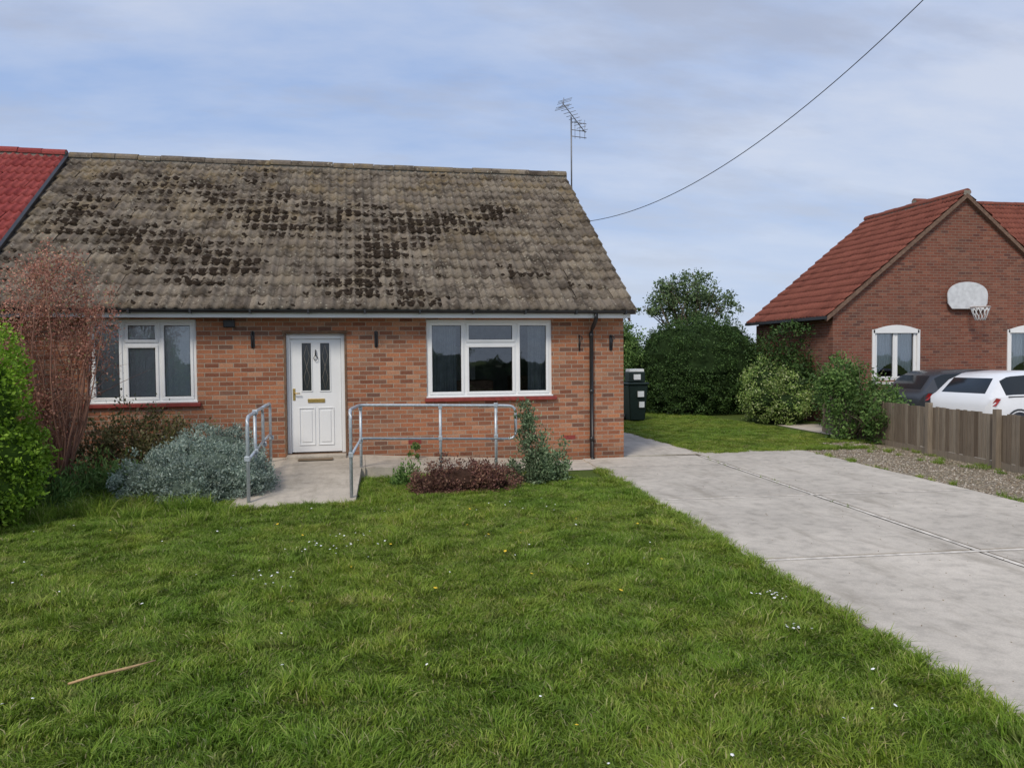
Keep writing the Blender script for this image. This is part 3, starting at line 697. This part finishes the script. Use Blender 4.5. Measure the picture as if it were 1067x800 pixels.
obox(p0+fd*FL/2+fn*.02,fd,fn,FL/2,.012,.0,.115)
mk('boards',V,F,M_fence,FE)
# ------------------------------------------------------------ cars
def car(name,x,y,z,body,ang=0,k=1.0):
    st=[(0.0,.45,.74,.75,.68,.72,.60),(.06,.30,.88,.92,.80,.80,.70),(.14,.26,.93,1.00,.83,.83,.70),(.42,.22,.93,1.32,.85,.85,.62),(.62,.2,.93,1.41,.86,.86,.60),(.74,.2,.93,1.43,.86,.86,.6),(1.42,.2,.93,1.47,.87,.87,.6),(1.50,.2,.93,1.47,.87,.87,.6),(2.22,.2,.92,1.44,.87,.86,.6),(2.28,.2,.92,1.42,.87,.86,.6),(2.95,.2,.91,1.0,.86,.84,.68),(3.05,.2,.90,.95,.86,.83,.68),(3.6,.22,.80,.84,.84,.80,.62),(3.9,.28,.66,.70,.78,.72,.58),(4.02,.38,.55,.57,.66,.62,.5)]
    V=[];F=[];MI=[]; C=14
    for (sx,zb,zt,ztop,wb,wm,wt) in st:
        def li(f): return wm+(wt-wm)*f, zt+(ztop-zt)*f
        a1=li(.10); a2=li(.86)
        half=[(wb*.9,zb),(wb,zb+.12),(wb+.02,(zb+zt)/2),(wm,zt),a1,a2,(wt*.82,ztop)]
        ring=[(-a,b) for a,b in half]+[(a,b) for a,b in half[::-1]]
        for (w,zz) in ring: V.append((sx,w,zz))
    for i in range(len(st)-1):
        for k_ in range(C):
            a=i*C+k_; b=i*C+(k_+1)%C; F.append((a,b,b+C,a+C))
            gl=0
            if k_ in (4,8) and i in (3,5,7,9): gl=1
            if k_ in (4,8) and i==4: gl=1
            if k_==6 and i in (2,9): gl=1
            MI.append(gl)
    F.append(tuple(range(C))[::-1]); MI.append(0); F.append(tuple((len(st)-1)*C+k_ for k_ in range(C))); MI.append(0)
    Mx=Matrix.Translation((x,y,z))@Matrix.Rotation(ang,4,'Z')@Matrix.Diagonal((k,k,k,1))
    G=group(name,(x,y,z))
    gm=simple('tinted_car_glass',(.015,.02,.025),.12,.35,0,.1,3,0)
    o=mk('body',[Mx@Vector(p) for p in V],F,[body,gm],G,True,MI)
    o.modifiers.new('e','EDGE_SPLIT').split_angle=math.radians(28)
    for wx in (.72,3.28):
        for sy in (-1,1):
            yy=.80*sy
            tubes('tyre',[([Mx@Vector((wx,yy-.09,.31)),Mx@Vector((wx,yy+.09,.31))],.31*k)],M_black,G,24)
            tubes('wheel_rim',[([Mx@Vector((wx,yy+sy*.085,.31)),Mx@Vector((wx,yy+sy*.1,.31))],.2*k)],M_steel,G,16)
            tubes('wheel_arch',[([Mx@Vector((wx+math.cos(t)*.36,.875*sy,.31+math.sin(t)*.36)) for t in np.linspace(-.1,3.24,14)],.02*k)],M_black,G,6)
    red=simple('tail_lamp',(.30,.02,.02),.2,.6); 
    for sy in (-1,1):
        q=[Vector(p) for p in [(.05,.79*sy,.74),(.12,.87*sy,.76),(.24,.875*sy,.90),(.13,.86*sy,.92)]]
        mk('tail_lamp',[Mx@p for p in q],[(0,1,2,3)],red,G)
        q=[Vector(p) for p in [(3.98,.60*sy,.56),(3.9,.79*sy,.60),(3.6,.845*sy,.74),(3.75,.72*sy,.72)]]
        mk('head_lamp',[Mx@p for p in q],[(0,1,2,3)],M_cloth,G)
        c=Mx@Vector((2.75,.97*sy,.98)); box('mirror',c.x-.06,c.x+.06,c.y-.1,c.y+.1,c.z-.06,c.z+.06,body,G,.03)
        tubes('door_lines',[([Mx@Vector((xx,.873*sy,.3)),Mx@Vector((xx,.885*sy,.6)),Mx@Vector((xx,.868*sy,.92))],.005) for xx in (1.46,2.5)],M_black,G,4)
        tubes('belt_trim',[([Mx@Vector((xx,.862*sy,zz)) for xx,zz in ((.45,.94),(1.45,.94),(2.3,.93),(2.9,.918))],.012)],M_black,G,4)
    return G
car('parked_car',12.75,14.5,.0,simple('white_car_paint',(.74,.75,.77),.22,.6,0,.02,2,0),ang=math.radians(4))
car('parked_car',13.1,16.75,.0,simple('dark_grey_car_paint',(.06,.065,.075),.25,.6,.3,.05,2,0),ang=math.radians(-3),k=1.0)
# ------------------------------------------------------------ bins
BN=group('wheelie_bin',(7.7,20.8,0))
def binn(x,y,c,par,h=1.05):
    v=[(x-.22,y-.25,.04),(x+.22,y-.25,.04),(x+.22,y+.25,.04),(x-.22,y+.25,.04),(x-.29,y-.34,h),(x+.29,y-.34,h),(x+.29,y+.34,h),(x-.29,y+.34,h)]
    o=mk('bin_body',v,BOXF,c,par); bb=o.modifiers.new('b','BEVEL'); bb.width=.03
    box('bin_lid',x-.31,x+.31,y-.37,y+.36,h+.002,h+.07,c,par,.025)
    tubes('bin_wheels',[([(x-.27,y+.25,.12),(x-.2,y+.25,.12)],.11),([(x+.2,y+.25,.12),(x+.27,y+.25,.12)],.11),([(x-.25,y+.4,h-.02),(x+.25,y+.4,h-.02)],.018)],M_black,par,12)
M_bin=simple('dark_green_bin',(.010,.022,.018),.5,.4)
bx_=7.68
binn(bx_,20.8,M_bin,BN)
boxes('recycling_boxes',[(bx_-.23,bx_+.25,20.6,21.0,1.13,1.42)],M_bin,BN,.02)
boxes('box_contents',[(bx_-.04,bx_+.14,20.41,20.452,.72,.88),(bx_+.02,bx_+.17,20.465,20.50,.42,.58),(bx_-.2,bx_+.22,20.63,20.97,1.425,1.5),(bx_-.1,bx_+.1,20.57,20.596,1.2,1.35)],M_cloth,BN)
# ------------------------------------------------------------ plants
def shrub(name,blobs,n,size,mat,base=None,tips=0,corek=None,coremat=None,barkm=None,r0=.02,**kw):
    G=group(name,(blobs[0][0],blobs[0][1],0))
    leaves('foliage',blobs,n,size,mat,G,**kw)
    if corek: core('inner_foliage',blobs,coremat,G,corek)
    if tips:
        rr=random.Random(kw.get('seed',0)); T_=[]
        for i in range(tips):
            b=rr.choice(blobs); th=rr.uniform(0,6.28); u=rr.uniform(.3,1)
            T_.append((b[0]+math.cos(th)*b[3]*u,b[1]+math.sin(th)*b[4]*u,b[2]+b[5]*rr.uniform(.1,.95)))
        branches('branches',base or (blobs[0][0],blobs[0][1],0),T_,barkm or M_bark,G,r0,seed=kw.get('seed',0))
    return G
L_dark=leafmat('hedge_leaves',[(0,(.03,.062,.018)),(.5,(.055,.11,.028)),(1,(.10,.17,.045))],big=2.2)
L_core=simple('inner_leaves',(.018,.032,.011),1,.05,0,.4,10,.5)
L_var=leafmat('variegated_leaves',[(0,(.10,.17,.035)),(.5,(.20,.30,.07)),(.8,(.36,.45,.13)),(1,(.54,.58,.32))])
L_bright=leafmat('bright_leaves',[(0,(.13,.24,.018)),(.5,(.24,.41,.03)),(1,(.38,.56,.07))])
L_grey=leafmat('silver_leaves',[(0,(.17,.23,.18)),(.5,(.28,.35,.29)),(1,(.43,.49,.43))],big=3)
L_brown=leafmat('brown_green_leaves',[(0,(.08,.075,.03)),(.5,(.15,.15,.055)),(1,(.22,.17,.09))])
L_red=leafmat('red_leaves',[(0,(.28,.10,.07)),(.5,(.46,.21,.15)),(.85,(.54,.31,.22)),(1,(.24,.26,.10))])
L_purple=leafmat('purple_leaves',[(0,(.09,.04,.035)),(.5,(.20,.09,.07)),(1,(.30,.18,.11))])
L_mid=leafmat('mid_leaves',[(0,(.055,.115,.028)),(.5,(.11,.20,.045)),(1,(.20,.30,.09))])
L_tree=leafmat('tree_leaves',[(0,(.07,.11,.05)),(.5,(.12,.18,.075)),(1,(.19,.26,.11))],big=.6)
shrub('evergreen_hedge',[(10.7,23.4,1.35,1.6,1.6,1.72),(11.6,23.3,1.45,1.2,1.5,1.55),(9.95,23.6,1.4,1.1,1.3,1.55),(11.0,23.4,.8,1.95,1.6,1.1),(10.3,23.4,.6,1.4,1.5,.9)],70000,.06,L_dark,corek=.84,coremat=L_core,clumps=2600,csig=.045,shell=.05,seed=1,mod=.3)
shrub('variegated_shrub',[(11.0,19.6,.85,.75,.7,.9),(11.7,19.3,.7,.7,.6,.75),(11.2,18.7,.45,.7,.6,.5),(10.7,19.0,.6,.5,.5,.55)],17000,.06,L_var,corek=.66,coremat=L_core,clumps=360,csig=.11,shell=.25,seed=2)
shrub('garden_shrub',[(10.45,14.9,.9,.65,.7,.95),(10.9,14.4,.6,.6,.6,.7),(10.3,15.2,1.4,.5,.5,.55),(10.5,13.9,.45,.5,.6,.5)],11000,.07,L_mid,tips=16,clumps=200,csig=.14,shell=.4,seed=3)
shrub('garden_shrub',[(11.6,17.0,.8,.5,.6,.85),(12.1,18.0,.7,.5,.5,.8)],5000,.07,L_dark,tips=8,clumps=80,csig=.16,shell=.4,seed=33)
shrub('silver_shrub',[(-2.05,10.9,.26,.85,.65,.50),(-1.65,10.8,.20,.48,.5,.36),(-2.6,10.8,.22,.6,.5,.42),(-2.0,11.3,.45,.6,.5,.48),(-2.05,10.6,.15,.7,.4,.38)],62000,.038,L_grey,corek=.72,coremat=simple('silver_inner',(.10,.13,.10),1,.05),aspect=.4,clumps=1500,csig=.065,shell=.10,up=.5,seed=4,mod=.5)
shrub('brown_shrub',[(-3.1,12.1,.65,.6,.5,.62),(-2.6,12.3,.5,.5,.4,.5),(-3.6,12.0,.5,.5,.4,.5)],9000,.05,L_brown,tips=26,clumps=160,csig=.16,shell=.5,up=.6,seed=5,r0=.010)
shrub('red_maple_shrub',[(-4.1,11.4,2.55,.75,.6,.75),(-4.6,11.2,2.0,.55,.6,.7),(-3.65,11.4,2.0,.45,.5,.6),(-4.05,11.4,3.05,.55,.5,.42),(-3.5,11.4,2.5,.35,.4,.4),(-4.2,11.3,1.3,.5,.5,.5)],12000,.036,L_red,base=(-4.1,11.5,0),tips=60,clumps=640,csig=.12,shell=.7,seed=6,r0=.014,barkm=simple('red_bark',(.28,.15,.11),.9,.1))
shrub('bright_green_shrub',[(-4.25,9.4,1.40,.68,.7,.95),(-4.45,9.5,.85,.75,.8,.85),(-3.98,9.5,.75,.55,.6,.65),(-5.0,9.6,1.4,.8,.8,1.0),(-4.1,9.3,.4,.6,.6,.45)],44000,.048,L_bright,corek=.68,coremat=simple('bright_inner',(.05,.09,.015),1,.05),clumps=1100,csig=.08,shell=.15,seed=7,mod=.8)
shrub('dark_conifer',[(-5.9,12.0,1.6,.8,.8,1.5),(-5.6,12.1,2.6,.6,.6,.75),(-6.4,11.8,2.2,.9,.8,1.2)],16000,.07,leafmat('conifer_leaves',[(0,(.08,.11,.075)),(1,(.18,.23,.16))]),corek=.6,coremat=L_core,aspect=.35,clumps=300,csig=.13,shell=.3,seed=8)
shrub('low_green_plant',[(-4.9,10.3,.25,.7,.6,.4),(-4.0,10.5,.2,.6,.5,.35),(-3.3,11.0,.25,.6,.4,.35),(-5.8,10.3,.3,.8,.6,.4)],14000,.09,L_mid,aspect=.2,clumps=240,csig=.18,shell=.5,up=1.2,seed=9)
shrub('heather',[(1.35,10.55,.12,.55,.35,.33),(1.75,10.6,.1,.4,.32,.26),(1.0,10.5,.1,.4,.3,.25)],15000,.033,L_purple,corek=.62,coremat=simple('heather_inner',(.05,.028,.02),1,.05),clumps=320,csig=.12,shell=.3,up=.6,seed=10)
shrub('upright_shrub',[(2.55,11.1,.45,.26,.25,.5),(2.42,11.1,.88,.15,.15,.36),(2.72,11.0,.3,.32,.25,.32),(2.5,11.0,.15,.45,.3,.2)],7500,.045,leafmat('rosemary_leaves',[(0,(.08,.12,.06)),(.6,(.15,.22,.11)),(1,(.28,.34,.2))]),tips=14,clumps=140,csig=.16,shell=.5,up=.9,seed=11,r0=.008)
shrub('low_green_plant',[(.65,11.2,.1,.35,.2,.2),(.9,12.9+.0,.3,.12,.1,.15)],1500,.06,L_mid,aspect=.3,clumps=30,csig=.2,shell=.5,up=1,seed=14)
shrub('ivy',[(12.3,20.4,1.7,.25,1.5,1.0),(12.25,21.8,1.4,.3,.9,1.2),(12.25,19.4,1.1,.25,.7,1.1),(12.1,20.0,2.6,.3,1.0,.2)],9000,.08,L_dark,clumps=160,csig=.2,shell=.5,seed=12)
shrub('laurel_shrub',[(8.75,24.0,1.3,.6,.7,1.3),(8.5,24.5,2.3,.55,.7,.75),(8.9,25,2.2,.7,.8,.8)],10000,.08,L_mid,corek=.55,coremat=L_core,clumps=180,csig=.14,shell=.3,seed=13)
def tree(name,x,y,h,blobs,n,size,mat,seed,r0=.16,clumps=160):
    G=group(name,(x,y,0)); leaves('crown',blobs,n,size,mat,G,clumps=clumps,csig=.15,shell=.5,seed=seed)
    tubes('trunk',[([(x,y,0),(x+.05,y,h*.25),(x-.05,y+.05,h*.5),(x,y,h*.75)],[r0,r0*.8,r0*.6,r0*.3])],M_bark,G,10)
    rr=random.Random(seed); T_=[]
    for b in blobs:
        for k in range(3): T_.append((b[0]+rr.uniform(-.7,.7)*b[3],b[1]+rr.uniform(-.7,.7)*b[4],b[2]+rr.uniform(-.3,.8)*b[5]))
    branches('limbs',(x,y,h*.3),T_,M_bark,G,r0*.45,seed=seed)
    return G
tx=18.3
tree('broadleaf_tree',tx,41,6.8,[(tx,41,5.3,1.5,1.5,1.0),(tx-1.4,41,5.0,1.1,1.2,.8),(tx+1.5,41.2,5.1,1.3,1.3,.9),(tx+.3,41,6.2,1.0,1.1,.6),(tx-1.1,41,5.9,.8,1,.5),(tx-2.2,41,4.4,.7,1,.5),(tx+2.5,41,4.5,.8,1,.6),(tx,41,4.1,1.8,1.4,.6)],9500,.15,L_tree,21,clumps=230)
B=[]
rr=random.Random(4)
for i in range(60):
    x=-160+i*6.2+rr.uniform(-2,2); B.append((x,110+rr.uniform(-6,6),1.2,5,3,rr.uniform(1.8,4.2)))
G=group('distant_trees',(0,110,0)); core('masses',B,L_core,G,.8); leaves('foliage',B,50000,.5,L_tree,G,clumps=1500,csig=.12,shell=.2,seed=22)
B=[(12+i*1.6,33+rr.uniform(-.5,.5),.9,1.4,1,1.3+rr.uniform(-.3,.3)) for i in range(14)]
G=group('garden_hedge',(20,33,0)); core('mass',B,L_core,G,.75); leaves('foliage',B,16000,.14,L_mid,G,clumps=400,csig=.12,shell=.2,seed=23)
B=[(-26+i*2.2,-17+rr.uniform(-1,1),.8,1.7,1.2,rr.uniform(.9,1.7)) for i in range(26)]  # unseen hedge behind the camera, added to darken the low window reflections
G=group('unseen_reflection_hedge',(0,-17,0)); core('mass',B,L_core,G,.8); leaves('foliage',B,20000,.25,L_tree,G,clumps=500,csig=.12,shell=.2,seed=24)
# ------------------------------------------------------------ grass
def blades(n,r,size=1.0,hs=1.0,x0=-.5,y0=-.5,wsc=1.0):
    bx=r.uniform(0,size,n)+x0; by=r.uniform(0,size,n)+y0
    K=34; c=r.uniform(-.1,size+.1,(K,2))+np.array([x0,y0]); cl=r.normal(size=(K,2))*.30; chh=r.uniform(.55,1.5,K)
    dd=((bx[:,None]-c[None,:,0])**2+(by[:,None]-c[None,:,1])**2); k=dd.argmin(1)
    h=r.uniform(.018,.052,n)*chh[k]*hs; w=r.uniform(.002,.0045,n)*wsc
    an=r.uniform(0,6.283,n); sx,sy=np.cos(an)*w,np.sin(an)*w
    lx=(cl[k,0]+r.normal(size=n)*.6)*h; ly=(cl[k,1]+r.normal(size=n)*.6)*h
    v=np.empty((n,5,3))
    v[:,0]=np.stack([bx-sx,by-sy,0*bx],1); v[:,1]=np.stack([bx+sx,by+sy,0*bx],1)
    mx,my=bx+lx*.35,by+ly*.35
    v[:,2]=np.stack([mx-sx*.8,my-sy*.8,h*.62],1); v[:,3]=np.stack([mx+sx*.8,my+sy*.8,h*.62],1)
    v[:,4]=np.stack([bx+lx,by+ly,h*(1-.12*np.minimum(1.5,np.hypot(lx,ly)/h))],1)
    return v
def bmesh_(name,v):
    n=len(v); f=(np.arange(n)*5)[:,None,None]+np.array([[0,1,3],[0,3,2],[2,3,4]])[None]
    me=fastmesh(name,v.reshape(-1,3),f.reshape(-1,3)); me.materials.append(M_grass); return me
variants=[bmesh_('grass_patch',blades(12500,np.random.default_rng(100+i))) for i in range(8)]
LG=group('lawn_grass')
def edgeX(y): return 5.18-2.15+.07*y-.07
def inzone(x,y):
    return (-1.66<x<.0 and y>9.9) or (x>-1.6 and y>11.85)
def place(me,x,y,rot,sc,par):
    o=bpy.data.objects.new('patch',me); COL.objects.link(o); o.parent=par; o.location=(x,y,0); o.rotation_euler=(0,0,rot); o.scale=sc
rg=np.random.default_rng(55)
for j in range(-3,12):
    for i in range(0,14):
        yc=j+.5; xc=edgeX(yc)-.5-i
        if xc<-10: continue
        if yc>4 and xc<-.85*yc-2: continue
        zs=rg.uniform(.92,1.1)*(1.35 if yc>10 and xc<-2 else 1)
        cross=(-2.3<xc<.7 and yc>9) or yc>11
        if not cross: place(variants[rg.integers(8)],xc,yc,DA+math.pi/2*rg.integers(4),(1.0,1.0,zs),LG)
        else:
            v=blades(9000,np.random.default_rng(1000+i*20+j))
            wx=v[:,0,0]+xc; wy=v[:,0,1]+yc
            keep=np.array([not inzone(a,b) for a,b in zip(wx,wy)])
            if yc>11: keep&=((wx<-1.55)&(wy<11.6))|((wx>.05)&(wy<11.93)&(wx<3.2))
            if keep.sum()>20: place(bmesh_('grass_patch_edge',v[keep]),xc,yc,0,(1,1,zs),LG)
def tufts(name,pts,par,hs=1.5,dens=90):
    A_=[]
    r=np.random.default_rng(77)
    for (x,y,s) in pts:
        n=int(dens*s); v=blades(n,r,.16*s,hs*r.uniform(.8,1.3),-.08*s,-.08*s)
        v[:,:,0]+=x; v[:,:,1]+=y; A_.append(v)
    me=bmesh_(name,np.concatenate(A_)); o=bpy.data.objects.new(name,me); COL.objects.link(o); o.parent=par
r_=random.Random(8); pts=[]
for k in range(420):
    y=r_.uniform(-1,11.8); pts.append((edgeX(y)+r_.gauss(-.02,.03),y,r_.uniform(.5,1.3)))
for k in range(60): pts.append((r_.uniform(-1.75,-1.6),r_.uniform(9.8,11.8),1)); pts.append((r_.uniform(.03,.12),r_.uniform(9.9,11.8),1))
for k in range(50): pts.append((r_.uniform(-1.65,.1),9.82+r_.gauss(0,.03),.9))
for k in range(90): pts.append((r_.uniform(.2,3.2),11.83+r_.gauss(0,.03),1))
tufts('edge_tufts',pts,LG,1.35)
pts=[(r_.uniform(-8,-1.9),r_.uniform(9.6,11.6),r_.uniform(.8,1.5)) for k in range(460)]
tufts('long_grass',pts,LG,3.4)
pts=[]
for k in range(55):
    cx_,cy_=r_.uniform(-5,3.2),r_.uniform(2.2,9.8)
    for m_ in range(r_.randint(2,7)): pts.append((min(cx_+r_.gauss(0,.18),edgeX(cy_)-.1),cy_+r_.gauss(0,.15),r_.uniform(.8,1.5)))
tufts('lawn_tufts',pts,LG,1.9,120)
LG2=group('lawn_grass')
for j in range(11):
    for i in range(5):
        xc=6.85+i; yc=13.95+j
        if xc>10.3-(0 if j>0 else .9): continue
        place(variants[rg.integers(8)],xc,yc,math.pi/2*rg.integers(4),(1.02,1.02,1),LG2)
pts=[(6.33+r_.gauss(0,.03),r_.uniform(13.4,24),1) for k in range(100)]+[(r_.uniform(6.4,9.8),13.45+r_.gauss(0,.05),1) for k in range(90)]
pts+=[(9.1+.09*r_.uniform(4,15)+r_.gauss(0,.1),r_.uniform(7,15),r_.uniform(.5,1.2)) for k in range(60)]
pts+=[dv(2.25+r_.gauss(0,.05),r_.uniform(5,13.7))+(r_.uniform(.3,.8),) for k in range(50)]
pts+=[dv(r_.choice((-.05,.03))+r_.gauss(0,.01),r_.uniform(8,13.2))+(.12,) for k in range(14)]
tufts('back_tufts',pts,LG2,1.4)
def flowers(name,pts,mat,r0):
    V=[];F=[]
    for (x,y,z) in pts:
        b=len(V); r=r0*random.uniform(.7,1.2); tx,ty=random.uniform(-.4,.4),random.uniform(-.4,.4)
        V.append((x,y,z+.004))
        for k in range(10):
            an=2*math.pi*k/10; q=r*(1 if k%2 else .72); V.append((x+math.cos(an)*q,y+math.sin(an)*q,z+tx*math.cos(an)*q+ty*math.sin(an)*q))
        for k in range(10): F.append((b,b+1+k,b+1+(k+1)%10))
    return mk(name,V,F,mat,None)
D_=[]
for (cx,cy,s,n) in ((-.35,7.55,.22,20),(-.1,7.9,.15,8),(-.8,6.6,.25,7),(-.55,6.3,.1,4),(3.0,5.2,.08,14),(2.8,4.55,.05,9),(-1.9,4.4,.3,3),(2.2,8.8,.4,4),(2.0,6.8,.5,4),(2.55,3.6,.4,4),(-3.1,6.9,.4,5),(.6,9.0,.5,5)):
    for k in range(n): D_.append((cx+random.gauss(0,s),cy+random.gauss(0,s*.7),random.uniform(.05,.065)))
for k in range(38): D_.append((random.uniform(-5,3),random.uniform(3,9.5),random.uniform(.045,.06)))
flowers('daisies',D_,simple('daisy_white',(.8,.8,.78),.7),.011)
D_=[(random.uniform(-5,3.0),random.uniform(3,9.8),random.uniform(.05,.07)) for k in range(26)]+[(-2.6,8.7,.07),(.55,5.9,.07),(1.25,7.6,.07),(-.9,8.6,.07)]
flowers('dandelions',D_,simple('dandelion_yellow',(.75,.5,.03),.7),.016)
tubes('fallen_stick',[([(-1.62,4.62,.05),(-1.5,4.70,.056),(-1.36,4.77,.055),(-1.22,4.85,.06)],[.007,.008,.009,.004])],simple('dry_stick',(.46,.31,.16),.9,.1,0,.3,40,.4),None,7)
def dp(r):
    w=dv(r.uniform(-2.1,2.2),r.uniform(2,13)); return (w[0],w[1],.03)
pebbles('driveway_grit',350,dp,.003,.009,M_stone)
# ------------------------------------------------------------ world and sun
w=bpy.data.worlds.new('World'); scene.world=w; w.use_nodes=True; nt=w.node_tree; nt.nodes.clear()
out=nd(nt,'ShaderNodeOutputWorld'); bg=nd(nt,'ShaderNodeBackground'); bg.inputs[1].default_value=.12
sky=nd(nt,'ShaderNodeTexSky'); sky.sky_type='NISHITA'; sky.sun_disc=False
SE=math.radians(45); SA=math.radians(215)
sky.sun_elevation=SE; sky.sun_rotation=SA; sky.dust_density=2.0
tc=nd(nt,'ShaderNodeTexCoord'); s=nd(nt,'ShaderNodeSeparateXYZ'); lk(nt,tc.outputs['Generated'],s.inputs[0])
mz=nd(nt,'ShaderNodeMath',operation='MAXIMUM'); lk(nt,s.outputs[2],mz.inputs[0]); mz.inputs[1].default_value=0
az=nd(nt,'ShaderNodeMath',operation='ADD'); lk(nt,mz.outputs[0],az.inputs[0]); az.inputs[1].default_value=.22
dx=nd(nt,'ShaderNodeMath',operation='DIVIDE'); lk(nt,s.outputs[0],dx.inputs[0]); lk(nt,az.outputs[0],dx.inputs[1])
dy=nd(nt,'ShaderNodeMath',operation='DIVIDE'); lk(nt,s.outputs[1],dy.inputs[0]); lk(nt,az.outputs[0],dy.inputs[1])
cc=nd(nt,'ShaderNodeCombineXYZ'); lk(nt,dx.outputs[0],cc.inputs[0]); lk(nt,dy.outputs[0],cc.inputs[1])
c1=noi(nt,mapv(nt,cc.outputs[0],(.5,1.0,1),(0,0,.35)),.95,8,.58)
c2=noi(nt,mapv(nt,cc.outputs[0],(.6,1.3,1),(0,0,-.2)),1.9,7,.6)
cl=mixc(nt,ramp(nt,c1,[(.40,0),(.60,1)]),(2.75,3.95,6.5),(5.3,5.8,7.0))
cl=mixc(nt,ramp(nt,c2,[(.50,0),(.64,.7)]),cl,(3.6,4.0,5.1))
cl=mixc(nt,ramp(nt,s.outputs[2],[(0,.75),(.34,0)]),cl,(5.6,6.3,7.5))
col=mixc(nt,.92,sky.outputs[0],cl)
lk(nt,col,bg.inputs[0]); lk(nt,bg.outputs[0],out.inputs[0])
sd=bpy.data.lights.new('sun','SUN'); sd.energy=2.4; sd.angle=math.radians(14); sd.color=(1,.93,.82)
so=bpy.data.objects.new('sun',sd); COL.objects.link(so)
dirv=Vector((math.sin(SA)*math.cos(SE),math.cos(SA)*math.cos(SE),math.sin(SE)))
so.rotation_euler=dirv.to_track_quat('Z','Y').to_euler(); so.location=(0,0,30)
# ------------------------------------------------------------ camera
cd=bpy.data.cameras.new('camera'); co=bpy.data.objects.new('camera',cd); COL.objects.link(co); scene.camera=co
cd.sensor_width=36; cd.lens=27.0; cd.clip_end=3000; cd.clip_start=.05
co.matrix_world=Matrix.Translation((0,0,1.84))@Matrix.Rotation(math.radians(-11.2),4,'Z')@Matrix.Rotation(math.radians(90-1.93),4,'X')@Matrix.Rotation(math.radians(-.5),4,'Z')
scene.view_settings.view_transform='Standard'; scene.view_settings.look='None'; scene.view_settings.exposure=0
